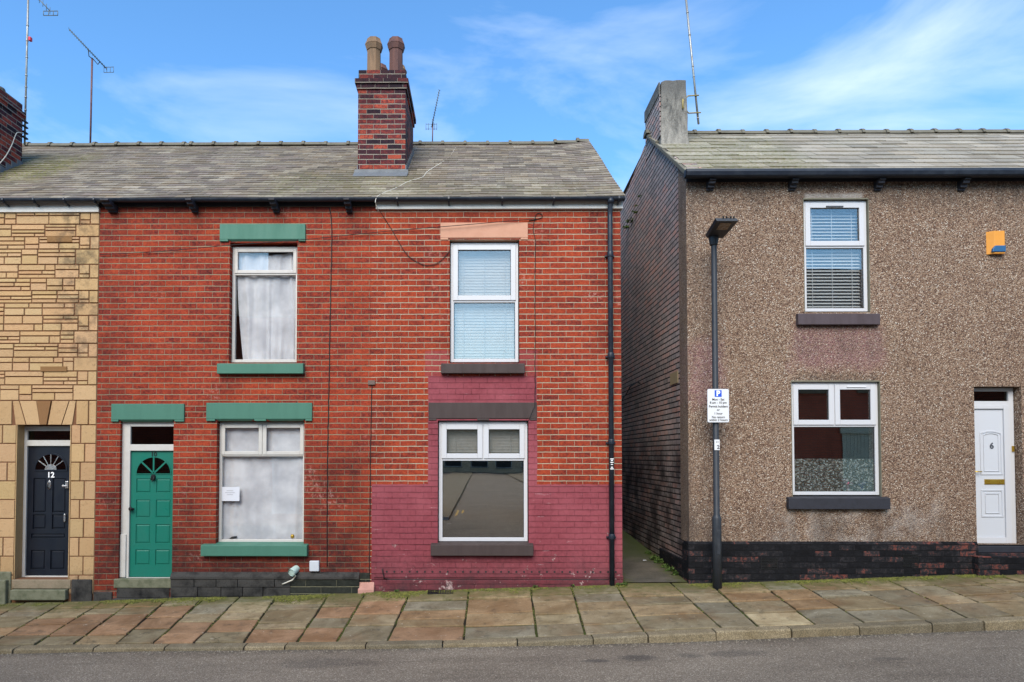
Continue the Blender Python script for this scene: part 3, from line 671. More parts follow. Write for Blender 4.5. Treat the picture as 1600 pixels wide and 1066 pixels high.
def roof(house, x0, x1, ey, ez, ry, rz, by, bz, gauge, wid, cols, seed, mat, kick=None, sag=.012, ridge_gap=.45, thick=.007):
    m = slates(x0, x1, ey-.03, ez-.02, ry, rz, gauge, wid, cols, seed, sag=sag, kick=kick, thick=thick)
    roof_under(m, x0, x1, ey, ez-.012, ry, rz, by, bz)
    o = m.build('roof', mat, house)
    m = MB(); x = x0; i = 0; rnd = random.Random(seed)
    while x < x1-.02:
        xe = min(x+ridge_gap, x1); n = 7; dz = rnd.uniform(-.006, .006)
        if kick: dz += kick((x+xe)/2, math.hypot(ry-ey, rz-ez))*.8
        def arc(xx, r): return [(xx, ry-r*math.cos(math.pi*k/(n-1)), rz-.03+dz+r*.85*math.sin(math.pi*k/(n-1))) for k in range(n)]
        m.prism(arc(x+.004, .10), (xe-x-.008, 0, 0), smooth=False)
        m.prism(arc(x-.03, .125), (.055, 0, 0.0))
        x = xe; i += 1
    m.build('ridge_tiles', M_RIDGE, o)
    return o

def house_shell(house, x0, x1, yf, yb, zt, mat, z0=-.6, gables=None):
    pass

def frame_and_cells(house, name, rect, cells, Y, frame_w, mat, glass, sash_w=.055, label=None, bead=.018, seal=True, vent=None, fd=.06, sash_out=.018):
    x0, x1, z0, z1 = rect; m = MB(); m.ring(x0, x1, z0, z1, Y, Y+fd, frame_w)
    W = x1-x0; H = z1-z0
    # bars between the cells
    vs_ = sorted(set(round(c[3], 4) for c in cells if c[3] < .98))
    bars = []
    for v in vs_: bars.append(v); m.box(x0+frame_w, x1-frame_w, Y+.001, Y+fd-.001, z1-H*v-frame_w*.42, z1-H*v+frame_w*.42)
    o = None
    parts = []
    for (u0, u1, v0, v1, sash) in cells:
        a = x0+W*u0+(frame_w if u0 < .02 else frame_w*.4); b = x0+W*u1-(frame_w if u1 > .98 else frame_w*.4)
        t_ = z1-H*v0-(frame_w if v0 < .02 else frame_w*.42); d = z1-H*v1+(frame_w if v1 > .98 else frame_w*.42)
        if u1 < .98: m.box(b, b+frame_w*.8, Y+.002, Y+fd-.002, d, t_)
        parts.append((a, b, d, t_, sash))
    o = m.build(name, mat, house, bevel=.004, label=label)
    if vent:
        q = MB().box(x0+W*vent[0], x0+W*vent[1], Y-.014-sash_out, Y-.001-sash_out, z1-H*vent[2]-.012, z1-H*vent[2]+.008); q.build('vent', M_SIGN if vent[3] else M_GREY, o, bevel=.003)
    for (a, b, d, t_, sash) in parts:
        if sash:
            g = .003; q = MB().ring(a-.012, b+.012, d-.012, t_+.012, Y-sash_out, Y+.02, sash_w); q.build('casement', mat, o, bevel=.005)
            a2, b2, d2, t2 = a-.012+sash_w, b+.012-sash_w, d-.012+sash_w, t_+.012-sash_w; yy = Y
        else:
            a2, b2, d2, t2 = a, b, d, t_; yy = Y+.018
        if seal: MB().ring(a2, b2, d2, t2, yy+.004, yy+.022, .006).build('seal', M_SEAL, o)
        MB().box(a2, b2, yy+.012, yy+.018, d2, t2).build('pane', glass, o)
    return o

def lintel(house, rect, Y, mat, chamfer=None, label=None, out=.03):
    x0, x1, z0, z1 = rect; m = MB(); y0 = Y-out
    # lower edge cut away over the opening
    m.box(x0, x1, y0, Y+.12, z0+.03, z1)
    if chamfer:
        for (a, b) in chamfer:
            m.prism([(a, y0+.002, z0+.03), (a+.05, y0+.035, z0-.002), (b-.05, y0+.035, z0-.002), (b, y0+.002, z0+.03)], (0, .08, 0))
        segs = [x0]+[v for c in chamfer for v in c]+[x1]
        for a, b in zip(segs[::2], segs[1::2]):
            if b-a > .01: m.box(a, b, y0, Y+.1, z0, z0+.03)
    else: m.box(x0, x1, y0, Y+.12, z0, z0+.03)
    return m.build('lintel', mat, house, bevel=.006, label=label)
def sill(house, rect, Y, mat, out=.09, label=None, back=.12):
    x0, x1, z0, z1 = rect; m = MB()
    m.prism([(x0, Y-out, z0), (x0, Y+back, z0), (x0, Y+back, z1+.02), (x0, Y-out, z1-.012)], (x1-x0, 0, 0))
    return m.build('sill', mat, house, bevel=.008, label=label)
def gutter(house, x0, x1, y, z, r, mat=M_GUT, square=False, outlet=None):
    m = MB(); n = 10
    if square:
        pts = [(x0, y-r, z+r*.9), (x0, y-r*1.05, z+.2*r), (x0, y-r*.75, z-r*.7), (x0, y-r*.35, z-r), (x0, y+r, z-r), (x0, y+r, z+r*.9), (x0, y+r*.85, z+r*.9), (x0, y+r*.85, z-r*.85), (x0, y-r*.3, z-r*.85), (x0, y-r*.85, z+.2*r), (x0, y-r*.85, z+r*.9)]
    else:
        pts = [(x0, y-r*math.cos(math.pi*k/n), z-r*math.sin(math.pi*k/n)) for k in range(n+1)]+[(x0, y+r*.88*math.cos(math.pi*k/n), z-r*.88*math.sin(math.pi*k/n)) for k in range(n+1)]
    m.prism(pts, (x1-x0, 0, 0))
    for xe in (x0, x1-.012):
        e = [(xe, y-r*1.08*math.cos(math.pi*k/n), z-r*1.08*math.sin(math.pi*k/n)) for k in range(n+1)] if not square else [(xe, p[1], p[2]) for p in pts[:6]]
        m.prism(e, (.014, 0, 0))
    return m.build('gutter', mat, house)
def brackets_gut(o, xs, y, z, r):
    for x in xs:
        m = MB().prism([(x-.012, y-r*1.1, z+.01), (x-.012, y-r*.8, z-r*.8), (x-.012, y, z-r*1.15), (x-.012, y+.16, z-r*1.3), (x-.012, y+.16, z-r*2.0), (x-.012, y-.02, z-r*1.35), (x-.012, y-r*1.2, z-r*.6)], (.024, 0, 0))
        m.build('gutter_bracket', M_GUT, o)
def corbel(house, x0, x1, z0, z1, Y, out=.28):
    h = z1-z0; s = [(0, z1), (-out, z1), (-out, z1-h*.22), (-out*.82, z1-h*.28), (-out*.78, z1-h*.5), (-out*.5, z1-h*.56), (-out*.46, z1-h*.8), (-out*.22, z1-h*.84), (-out*.2, z0), (0, z0)]
    MB().prism([(x0, Y+a, b) for a, b in s], (x1-x0, 0, 0)).build('eaves_bracket', M_BLACKP, house, bevel=.004)
def mould(m, x0, x1, z0, z1, y, w=.02, out=.008):
    """raised bead round a panel, with a raised field inside"""
    for (a, b, c, d) in ((x0, x1, z0, z0+w), (x0, x1, z1-w, z1), (x0, x0+w, z0+w, z1-w), (x1-w, x1, z0+w, z1-w)): m.box(a, b, y-out, y+.001, c, d)

# ------------------------------------------------------------------ number 12: tan stone cladding
BYK = 17.5; BZK = EZ+.1
h12 = thing('terraced_house', ((X12L+XB12)/2, WY, base_z(-6.5)), 'tan stone-clad terraced house with a black front door', 'house')
h10 = thing('terraced_house', ((XB12+XB10)/2, WY, base_z(-3.5)), 'red brick terraced house with green door, green lintels and green sills', 'house')
h8 = thing('terraced_house', ((XB10+XE8)/2, WY, base_z(.2)), 'red brick end terrace with pink painted base beside the alley', 'house')
h6 = thing('terraced_house', ((XG6+X6R)/2, WY, base_z(6)), 'pebbledashed house with black painted base and white front door', 'house')

def ztop_wall(): return P(600, 318, WY).z
ZW = ztop_wall()+.03
def shell(m, x0, x1, top, left=False, right=False, gy=None):
    # party / gable walls and the back wall
    for x, vis in ((x0, left), (x1, right)):
        pts = [(x, WY, -.8), (x, BYK, -.8), (x, BYK, EZ), (x, RY, RZ-.06), (x, WY, EZ+.02)]
        m.add([(x+(-.0 if x == x1 else .0), p[1], p[2]) for p in pts], [(0, 1, 2, 3, 4) if x == x1 else (4, 3, 2, 1, 0)])
    m.add([(x0, BYK, -.8), (x1, BYK, -.8), (x1, BYK, EZ), (x0, BYK, EZ)], [(0, 1, 2, 3)])
def room(house, x0, x1):
    """plastered floors and partition seen dimly through the windows"""
    zf = pz(600); m = MB()
    m.box(x0+.12, x1-.12, WY+.34, WY+4, zf-.12, zf); m.box(x0+.12, x1-.12, WY+4, WY+4.1, .1, EZ-.05); m.box(x0+.12, x1-.12, WY+.34, WY+4, .05, .12); m.box(x0+.12, x1-.12, WY+.34, WY+4, EZ-.05, EZ)
    m.build('interior', M_ROOM, house)

d12 = RX(24.5, 664, 110, 905, WY)
m = MB(); m.grid(X12L, XB12, -.6, ZW, WY, [d12], .32); shell(m, X12L, XB12, ZW); wall = m.build('wall', M_POINT, h12)
rnd = random.Random(5); m = MB()
TAN = [(0.45, 0.292, 0.150), (0.425, 0.272, 0.137), (0.47, 0.31, 0.163), (0.44, 0.283, 0.145)]
def stone(x0, x1, z0, z1, out=.012, col=None):
    g = .0068; x0 += g; x1 -= g; z0 += g; z1 -= g
    if x1-x0 < .02 or z1-z0 < .015: return
    c = col or tuple(v*rnd.uniform(.96, 1.04) for v in rnd.choice(TAN)); o = out+rnd.uniform(0, .008)
    e = .004; a = [(x0, WY, z0), (x1, WY, z0), (x1, WY, z1), (x0, WY, z1)]
    b = [(x0+e, WY-o, z0+e), (x1-e, WY-o, z0+e), (x1-e, WY-o, z1-e), (x0+e, WY-o, z1-e)]
    m.add(a+b, [(4, 5, 6, 7), (0, 1, 5, 4), (1, 2, 6, 5), (2, 3, 7, 6), (3, 0, 4, 7)], c)
z = pz(626, 80); ztp = ZW-.12; band = 0
while z < ztp-.05:
    hb = min(rnd.choice([.19, .21, .235]), ztp-z)
    if ztp-z-hb < .1: hb = ztp-z
    q = .36 if band % 2 == 0 else .14       # quoin-like end stones
    if band % 2 == 0: stone(XB12-q, XB12, z, z+hb)
    else:
        stone(XB12-q, XB12, z, z+hb); stone(XB12-q-.16, XB12-q, z+hb*.3, z+hb); stone(XB12-q-.16, XB12-q, z, z+hb*.3); q += .16
    x = X12L; xe = XB12-q
    while x < xe-.01:
        kind = rnd.random(); wd = rnd.uniform(.5, .75) if kind < .6 else rnd.uniform(.17, .3)
        if xe-x-wd < .15: wd = xe-x
        if kind >= .6 and wd < .5:
            f = rnd.choice([.62, .7, .38]); stone(x, x+wd, z, z+hb*f) ; stone(x, x+wd, z+hb*f, z+hb)
        else:
            cuts = sorted(rnd.choice([[0, .28, .55, 1], [0, .45, 1], [0, .33, .66, 1], [0, .5, .76, 1], [0, .6, 1]]))
            for c0, c1 in zip(cuts, cuts[1:]):
                xx = x
                while xx < x+wd-.01:
                    w2 = rnd.uniform(.28, .62)
                    if x+wd-xx-w2 < .12: w2 = x+wd-xx
                    col = (0.20, 0.115, 0.05) if (rnd.random() < .0) else None
                    stone(xx, xx+w2, z+hb*c0, z+hb*c1, col=col); xx += w2
        x += wd
    z += hb; band += 1
# the two brown stones
for (a, b, c, d) in [(74, 115, 369, 380), (64, 107, 572, 582)]:
    r = RX(a, c, b, d, WY); o_ = m; stone(*r, out=.024, col=(0.22, 0.12, 0.05))
# ashlar blocks below
zz = pz(626, 80); zlo = base_z(-6.8)+.12; dz1 = d12[3]; nrow = 9; hh = (dz1-zlo)/nrow
for i in range(nrow):
    za = dz1-hh*(i+1); zb_ = dz1-hh*i
    for a, b in [(X12L, d12[0]-.001), (d12[1]+.001, XB12)]:
        x = a; first = True
        while x < b-.01:
            wd = ((.14 if i % 2 else .3) if first else rnd.choice([.3, .34])); first = False
            if b-a < .6: wd = (b-a)*(.55 if i % 2 else .38) if x == a else b-x
            if b-x-wd < .1: wd = b-x
            stone(x, x+wd, za, zb_, out=.008); x += wd
# voussoirs with flanking stones
cxv = (d12[0]+d12[1])/2; hv = zz-dz1; wB = (d12[1]-d12[0])/2+.02; wT = wB+.05
stone(X12L, cxv-wT-.5, dz1, zz); stone(cxv-wT-.5, cxv-wT, dz1, zz, out=.01); stone(cxv+wT, XB12-.12, dz1, zz); stone(XB12-.12, XB12, dz1, zz)
edges_b = [-1, -.62, -.25, .25, .62, 1]; edges_t = [-1, -.78, -.42, .42, .78, 1]; g = .008
for i in range(5):
    b0, b1, t0_, t1_ = edges_b[i]*wB, edges_b[i+1]*wB, edges_t[i]*wT, edges_t[i+1]*wT
    k = i == 2
    if k: t0_, t1_ = -.115, .115; b0, b1 = -.055, .055
    if i == 1: b1, t1_ = -.055, -.115
    if i == 3: b0, t0_ = .055, .115
    m.prism([(cxv+b0+g, WY, dz1+.004), (cxv+b1-g, WY, dz1+.004), (cxv+t1_-g, WY, zz-g), (cxv+t0_+g, WY, zz-g)], (0, -.03 if k else -.014, 0), (0.22, 0.115, 0.05) if k else rnd.choice(TAN))
stone_o = m.build('stone_cladding', M_STONE, h12)
# reveals of the door (rendered tan)
m = MB(); m.box(d12[0], d12[0]+.012, WY-.012, WY+.2, d12[2], d12[3]); m.box(d12[1]-.012, d12[1], WY-.012, WY+.2, d12[2], d12[3])
for v in range(len(m.c)): m.c[v] = (.42, .275, .135)
m.build('door_reveal', M_STONE, h12)
# door set
def door_set(house, rect, Yf, frame_w, mat_f, transom, mat_fr_glass=M_GLASSB, wl=None, wr=None):
    x0, x1, z0, z1 = rect; m = MB()
    m.ring(x0, x1, z0, z1, Yf, Yf+.09, frame_w, wb=.02, wl=wl, wr=wr)
    za, zb = transom; m.box(x0+(wl or frame_w), x1-(wr or frame_w), Yf-.004, Yf+.088, za, zb)
    o = m.build('door_frame', mat_f, house, bevel=.005)
    MB().box(x0+(wl or frame_w), x1-(wr or frame_w), Yf+.03, Yf+.038, zb, z1-frame_w).build('fanlight_pane', mat_fr_glass, o)
    MB().box(x0+(wl or frame_w), x1-(wr or frame_w), Yf+.12, Yf+.13, zb-.1, z1).build('fanlight_backing', M_SEAL, o)
    return o
YD = WY+.15
r = RX(33, 664, 118, 905, YD); r = (r[0], d12[1]+.02, d12[2]+.0, d12[3]-.01)
ztr = P(80, 697, YD).z, P(80, 688, YD).z
door_set(h12, r, YD, .075, M_WOOD, ztr)
sx0, sx1, sz0, sz1 = r[0]+.075, RX(40, 700, 110, 900, YD)[1], P(80, 904, YD).z, ztr[0]
def fan(cx, cz, rad, hgt, y, bars, ring_w, mglass, mbar, door, inner=0.0, barw=.012, ringmat=None):
    n = 20; pts = [(cx-rad*math.cos(math.pi*k/n), y, cz+hgt*math.sin(math.pi*k/n)) for k in range(n+1)]
    MB().prism(pts, (0, .004, 0)).build('fanlight_glass', mglass, door)
    q = MB()
    for k in range(n):
        a = math.pi*k/n; b = math.pi*(k+1)/n; R1 = 1+ring_w/rad
        p = [(-rad*math.cos(a), hgt*math.sin(a)), (-rad*math.cos(b), hgt*math.sin(b)), (-rad*R1*math.cos(b), (hgt+ring_w)*math.sin(b)), (-rad*R1*math.cos(a), (hgt+ring_w)*math.sin(a))]
        q.prism([(cx+u, y-.006, cz+v) for u, v in p], (0, .009, 0))
    q.box(cx-rad-ring_w, cx+rad+ring_w, y-.006, y+.003, cz-ring_w, cz); q.build('fanlight_surround', ringmat or mbar, door)
    q = MB()
    for ang in bars:
        c_, s_ = math.cos(ang), math.sin(ang); r0 = inner
        e = (rad*c_, hgt*s_); st = (r0*c_, r0*s_); nx, nz = -s_*barw/2, c_*barw/2
        q.prism([(cx+st[0]+nx, y-.004, cz+st[1]+nz), (cx+e[0]+nx, y-.004, cz+e[1]+nz), (cx+e[0]-nx, y-.004, cz+e[1]-nz), (cx+st[0]-nx, y-.004, cz+st[1]-nz)], (0, .007, 0))
    if inner:
        q.prism([(cx-inner*1.05*math.cos(math.pi*k/12), y-.005, cz+inner*math.sin(math.pi*k/12)) for k in range(13)], (0, .008, 0))
    q.build('glazing_bars', mbar, door)
def slab(house, rect, Y, panels, mat, name='door', inner_out=.010, groove=.014, label=None, field=.03):
    x0, x1, z0, z1 = rect; W = x1-x0; H = z1-z0; m = MB()
    hs = [(x0+W*a, x0+W*b, z1-H*d, z1-H*c) for (a, b, c, d) in panels]
    m.grid(x0, x1, z0, z1, Y, hs, groove); m.box(x0, x1, Y+groove, Y+.05, z0, z1)
    m.box(x0, x0+.002, Y, Y+.05, z0, z1)
    for (a, b, c, d) in hs:
        f = field; k = .012
        o = [(a+f-k, Y+groove-.001, c+f-k), (b-f+k, Y+groove-.001, c+f-k), (b-f+k, Y+groove-.001, d-f+k), (a+f-k, Y+groove-.001, d-f+k)]
        i = [(a+f, Y+groove-inner_out, c+f), (b-f, Y+groove-inner_out, c+f), (b-f, Y+groove-inner_out, d-f), (a+f, Y+groove-inner_out, d-f)]
        m.add(o+i, [(4, 5, 6, 7), (0, 1, 5, 4), (1, 2, 6, 5), (2, 3, 7, 6), (3, 0, 4, 7)])
    return m.build(name, mat, house, label=label)
YS = YD+.03
pans = [(.13, .42, .245, .505), (.56, .86, .245, .505), (.13, .42, .52, .63), (.56, .86, .52, .63), (.10, .86, .665, .70), (.10, .42, .79, .935), (.54, .86, .79, .935)]
D12 = slab(h12, (sx0, sx1, sz0, sz1), YS, pans, M_NAVY, label='black panelled front door', groove=.018, inner_out=.012, field=.025)
W_ = sx1-sx0; H_ = sz1-sz0
cx_ = sx0+W_*.52; cz_ = P(80, 734, YS).z
fan(cx_, cz_, W_*.345, .235, YS-.006, [math.pi*q for q in (.2, .34, .5, .66, .8)], .022, M_GLASSB, M_CHROME, D12, inner=.085, barw=.012, ringmat=M_NAVY)
MB().box(cx_-W_*.345, cx_+W_*.345, YS+.0, YS+.004, cz_, cz_+.2)
text_mb('12', cx_+.0, P(80, 746, YS).z, YS-.004, .115, bold=.003).build('house_number', M_WHITE, D12)
kx = cx_-.02; kz = P(80, 758, YS).z
m = MB(); m.prism([(kx+.03*math.cos(2*math.pi*k/16), YS-.012, kz+.068*math.sin(2*math.pi*k/16)) for k in range(16)], (0, .012, 0)); m.build('escutcheon', M_CHROME, D12, bevel=.004)
m = MB().tube([(kx, YS-.016, kz+.035), (kx, YS-.036, kz+.01), (kx, YS-.034, kz-.04), (kx, YS-.016, kz-.052)], .008); m.build('knocker', M_IRON, D12)
m = MB().box(sx1-.075, sx1-.035, YS-.05, YS, P(108, 763, YS).z, P(108, 752, YS).z); m.box(sx1-.115, sx1-.05, YS-.065, YS-.048, P(108, 761, YS).z, P(108, 758, YS).z); m.build('door_lock', M_CHROME, D12, bevel=.004)
m = MB().box(sx1-.105, sx1-.08, YS-.03, YS, P(105, 815, YS).z, P(105, 803, YS).z); m.build('handle', M_CHROME, D12, bevel=.004)
# steps
za = d12[2]; 
m = MB(); m.box(d12[0]-.02, d12[1]+.04, WY-.03, WY+.3, za-.14, za-.004); m.build('step', M_STEP, h12, bevel=.012)
m = MB(); m.box(d12[0]-.0, d12[1]+.0, WY-.09, WY+.2, za-.30, za-.145); m.build('step', M_MOSSST, h12, bevel=.015)
m = MB(); m.box(d12[1]+.05, XB12-.02, WY-.035, WY+.1, -.6, za+.0); m.build('plinth', M_SOOTST, h12, bevel=.012)
m = MB(); m.box(X12L, d12[0]-.03, WY-.035, WY+.1, -.6, P(10, 893, WY).z); m.box(X12L, d12[0]-.06, WY-.10, WY+.0, -.6, P(10, 905, WY).z); m.build('plinth', M_MOSSST, h12, bevel=.015)
room(h12, X12L, XB12); room(h10, XB12, XB10); room(h8, XB10, XE8)
# fascia, gutter, roof
zf0 = pz(333, 80); zf1 = pz(317, 80)
MB().box(X12L, XB12-.0, WY-.045, WY+.1, zf0, EZ-.02).build('fascia', M_FASC, h12, bevel=.004)
XGUT = P(158, 315, 9.8).x
GZ = EZ-.030; GY = 9.868; GR = .050
g = gutter(h12, X12L, XGUT-.005, GY, GZ, GR); brackets_gut(g, [P(q, 325, 9.8).x for q in (2, 50, 98, 145, -60, -120)], GY, GZ, GR)
rf12 = roof(h12, X12L, XB12, EY, EZ, RY, RZ, BYK, BZK, .150, .27, SLC, 4, M_SLATE)

# ------------------------------------------------------------------ number 10: red brick, green trim
W10U = RX(358.5, 379, 464, 567, WY); W10L = RX(338, 658, 475, 851, WY); D10 = RX(186.5, 658, 270, 906, WY)
m = MB(); m.grid(XB12, XB10, -.6, ZW+.05, WY, [W10U, W10L, D10], .3); shell(m, XB12, XB10, ZW); m.build('wall', M_BR10, h10)
W8U = RX(702.5, 375, 811.5, 567, WY); W8L = RX(684, 657, 826, 850, WY)
m = MB(); m.grid(XB10, XE8, -.6, ZW+.05, WY, [W8U, W8L], .3); shell(m, XB10, XE8, ZW); m.build('wall', M_BR8, h8)
def RXs(*a): return RX(*a, WY-.03)
lintel(h10, RXs(343, 350, 477, 377), WY, M_GREEN, [(W10U[0]-.02, W10U[1]+.02)])
lintel(h10, RXs(322, 629.5, 487.5, 658), WY, M_GREEN, [(W10L[0]-.02, (W10L[0]+W10L[1])/2-.09), ((W10L[0]+W10L[1])/2+.09, W10L[1]+.02)])
lintel(h10, RXs(173.5, 631, 287.5, 659), WY, M_GREEN, [(D10[0]-.02, D10[1]+.02)])
lintel(h8, RXs(688, 347, 825, 374), WY, M_PEACH, [(W8U[0]-.02, W8U[1]+.02)], label='peach painted stone lintel', out=.012)
lintel(h8, RXs(669.5, 629, 839, 657), WY, M_BROWN, [(W8L[0]-.02, (W8L[0]+W8L[1])/2-.09), ((W8L[0]+W8L[1])/2+.09, W8L[1]+.02)], label='dark brown lintel', out=.012)
def RSs(*a): return RX(*a, WY-.08)
sill(h10, RSs(339, 567, 474, 584), WY, M_GREEN); sill(h10, RSs(314, 851, 480, 869), WY, M_GREEN, out=.10)
sill(h8, RSs(689, 567, 820, 583.5), WY, M_BROWN); sill(h8, RSs(673, 850, 833.5, 868.5), WY, M_BROWN, out=.10)

def inset(r, a=.004, zl=0.0, zh=0.0): return (r[0]+a, r[1]-a, r[2]+zl, r[3]-zh)
w = frame_and_cells(h10, 'window', inset(W10U, .004, .02, .035), [(0, 1, 0, .235, True), (0, 1, .235, 1, False)], WY+.10, .045, M_WOOD, M_GLASSD, sash_w=.05, label='old white wooden window, upstairs', seal=False, sash_out=.012)
w = frame_and_cells(h10, 'window', inset(W10L, .004, .02, .015), [(0, .5, 0, .275, True), (.5, 1, 0, .275, True), (0, 1, .275, 1, False)], WY+.10, .042, M_WOOD, M_GLASSD, sash_w=.055, label='old white wooden window, downstairs', seal=False, sash_out=.012)
w = frame_and_cells(h8, 'window', inset(W8U, .012, .02, .02), [(0, 1, 0, .49, True), (0, 1, .49, 1, False)], WY+.075, .05, M_UPVC, M_GLASS, sash_w=.075, label='white plastic window, upstairs')
w = frame_and_cells(h8, 'window', inset(W8L, .012, .03, .015), [(0, .5, 0, .315, True), (.5, 1, 0, .315, True), (0, 1, .315, 1, False)], WY+.075, .055, M_UPVC, M_GLASSM, sash_w=.075, label='white plastic window, downstairs')

# door of number 10
YD = WY+.06; r = (RX(188, 700, 280, 900, YD)[0], D10[1]+.06, D10[2], D10[3]-.01); ztr = P(235, 704.5, YD).z, P(235, 694.5, YD).z
wl10 = RX(188, 700, 202, 900, YD); wl10 = wl10[1]-wl10[0]; door_set(h10, r, YD, .07, M_WOOD, ztr, wl=wl10, wr=.06)
MB().box(r[0]-.012, r[0]+.10, YD-.02, YD-.001, P(190, 902, YD).z, P(190, 835, YD).z).build('frame_patch', M_WOOD, h10, bevel=.005)
sx0, sx1, sz0, sz1 = r[0]+wl10, RX(200, 700, 271, 900, YD)[1], P(235, 902, YD).z, ztr[0]; YS = YD+.03
pans = [(a, b, c, d) for (c, d) in ((.222, .332), (.39, .53), (.585, .735), (.785, .905)) for (a, b) in ((.13, .455), (.58, .91))]
SD = slab(h10, (sx0, sx1, sz0, sz1), YS, pans, M_GDOOR, label='green panelled front door', groove=.012, inner_out=.009, field=.022)
W_ = sx1-sx0; cx_ = sx0+W_*.52; cz_ = P(235, 740, YS).z
fan(cx_, cz_, W_*.385, .245, YS-.004, [math.pi*.25, math.pi*.5, math.pi*.75], .012, M_GLASSB, M_GDOOR, SD, barw=.024)
text_mb('10', cx_+.0, P(235, 713, YS).z, YS-.006, .095, bold=.002).build('house_number', M_BLACK, SD)
kz = P(240, 746, YS).z
m = MB(); m.prism([(cx_+.035*math.cos(2*math.pi*k/12), YS-.025, kz+.045*math.sin(2*math.pi*k/12)) for k in range(12)], (0, .025, 0)); m.tube([(cx_-.02, YS-.03, kz+.02), (cx_-.025, YS-.04, kz-.03), (cx_, YS-.045, kz-.06), (cx_+.025, YS-.04, kz-.03), (cx_+.02, YS-.03, kz+.02)], .008); m.build('knocker', M_IRON, SD)
kz = P(205, 795, YS).z
m = MB(); m.tube([(sx0+.03, YS, kz), (sx0+.03, YS-.05, kz)], .012, 8); m.tube([(sx0+.03, YS-.045, kz), (sx0+.03, YS-.055, kz), (sx0+.03, YS-.07, kz)], [.028, .032, .018], 12); m.tube([(sx0-.02, YS-.01, kz), (sx0+.06, YS-.01, kz)], .012, 8); m.build('handle', M_IRON, SD)
za = sz0
m = MB(); m.box(D10[0]-.06, D10[1]+.0, WY-.02, WY+.25, za-.15, za-.012); m.build('step', M_MOSSST, h10, bevel=.012)
m = MB(); m.box(D10[0]-.06, D10[1]+.28, WY-.05, WY+.2, za-.62, za-.30); m.box(D10[0]-.02, D10[1]-.03, WY-.01, WY+.1, za-.30, za-.15); m.build('step', M_SOOTST, h10, bevel=.012)
# plinth of sooty stone then dark brick
zp = pz(897, 400); x0p = pxx(268, 900); x1p = pxx(562, 900); x2p = pxx(455, 900)
m = MB(); m.prism([(x0p, WY-.055, zp-.03), (x0p, WY, zp+.035), (x0p, WY, zp-.1), (x0p, WY-.055, zp-.07)], (x1p-x0p, 0, 0))
rnd = random.Random(8)
for (za_, zb_) in ((zp-.19, zp-.075), (zp-.33, zp-.195), (zp-.62, zp-.335)):
    x = x0p
    while x < x2p-.02:
        wd = rnd.uniform(.3, .55); xe = min(x+wd, x2p)
        if x2p-xe < .15: xe = x2p
        m.box(x+.004, xe-.004, WY-.045+rnd.uniform(-.006, .006), WY+.05, za_, zb_); x = xe
m.build('plinth', M_SOOTST, h10, bevel=.008)
M_BLKB = brick('sooty_plinth_brick', [(0, (0.010, 0.012, 0.010)), (1, (0.04, 0.042, 0.034))], (0.20, 0.19, 0.12), bw=.46, rh=.105, ms=.006, zoff=-(zp-.075) % .105, fleck=.3, bumpd=.02)
MB().box(x2p, x1p, WY-.04, WY+.05, -.6, zp-.075).build('plinth', M_BLKB, h10)
MB().box(x1p+.004, XB10-.0, WY-.012, WY+.05, pz(909, 570), pz(895, 570)).build('plinth', M_BLKB, h10)
m = MB(); m.prism([(pxx(560, 910), WY-.06, -.6), (pxx(560, 910), WY-.05, pz(921, 570)), (pxx(560, 910), WY+.0, pz(909, 570)), (pxx(560, 910), WY+.05, -.6)], (.24, 0, 0)); m.build('mortar_patch', M_PUTTY, h10, bevel=.01)
MB().box(XB12+.0, D10[0]-.08, WY-.025, WY+.05, -.6, pz(925, 170)).build('plinth', M_SOOTST, h10, bevel=.01)
# pink projecting base course of number 8
M_PB = brick('pink_base_brick', RED, (0.2, 0.12, 0.1), bw=.238, rh=.0868, paints=[(-50, 50, -2, 20)], paintcol=(0.20, 0.04, 0.05), soot=[(-50, 50, -1, pz(900), .4)])
m = MB(); m.box(XB10+.19, XE8+.0, WY-.045, WY+.02, -.6, pz(906, 800)); m.box(XB10+.06, XE8+.012, WY-.012, WY+.02, pz(906, 800)+.002, pz(900, 800)); m.build('plinth', M_PB, h8, bevel=.01)
x = XB10+.25
while x < XE8-.1:
    MB().tube([(x, WY-.003, pz(900, 800)+.06), (x, WY+.01, pz(900, 800)+.06)], .016, 8).build('vent_hole', M_SEAL, h8); x += .114
# eaves
m = MB(); m.box(XB12+.001, XB10+.05, WY-.03, WY+.1, EZ-.10, EZ-.03); m.build('fascia', M_BLACKP, h10)
for (a, b) in ((166, 179), (297, 306), (425, 434), (540, 549)):
    c0 = P(a, 336, WY-.1); c1 = P(b, 336, WY-.1); corbel(h10, c0.x, c1.x, pz(336, a)+.02, EZ-.077, WY)
gutter(h10, XGUT, P(588, 315, 9.8).x, GY, GZ, GR)
gx1 = P(977, 315, 9.8).x
g = gutter(h8, P(588, 315, 9.8).x+.004, gx1, GY, GZ+.0, GR); brackets_gut(g, [P(q, 320, 9.8).x for q in (620, 701, 785, 866, 968)], GY, GZ, GR)
MB().box(P(588, 320, WY).x, XE8+.03, WY-.05, WY+.1, pz(328, 800), EZ-.02).build('fascia', M_FASC, h8, bevel=.004)
rf10 = roof(h10, XB12, XB10, EY, EZ, RY, RZ, BYK, BZK, .150, .27, SLC, 5, M_SLATE)
def kick(x, s):
    e = max(0, x-(XE8-.9)); return .09*e*e*(s/4.2)
rf8 = roof(h8, XB10, XE8+.05, EY, EZ, RY, RZ, BYK, BZK, .150, .27, [tuple(v*1.08 for v in c) for c in SLC], 6, M_SLATE, kick=kick)
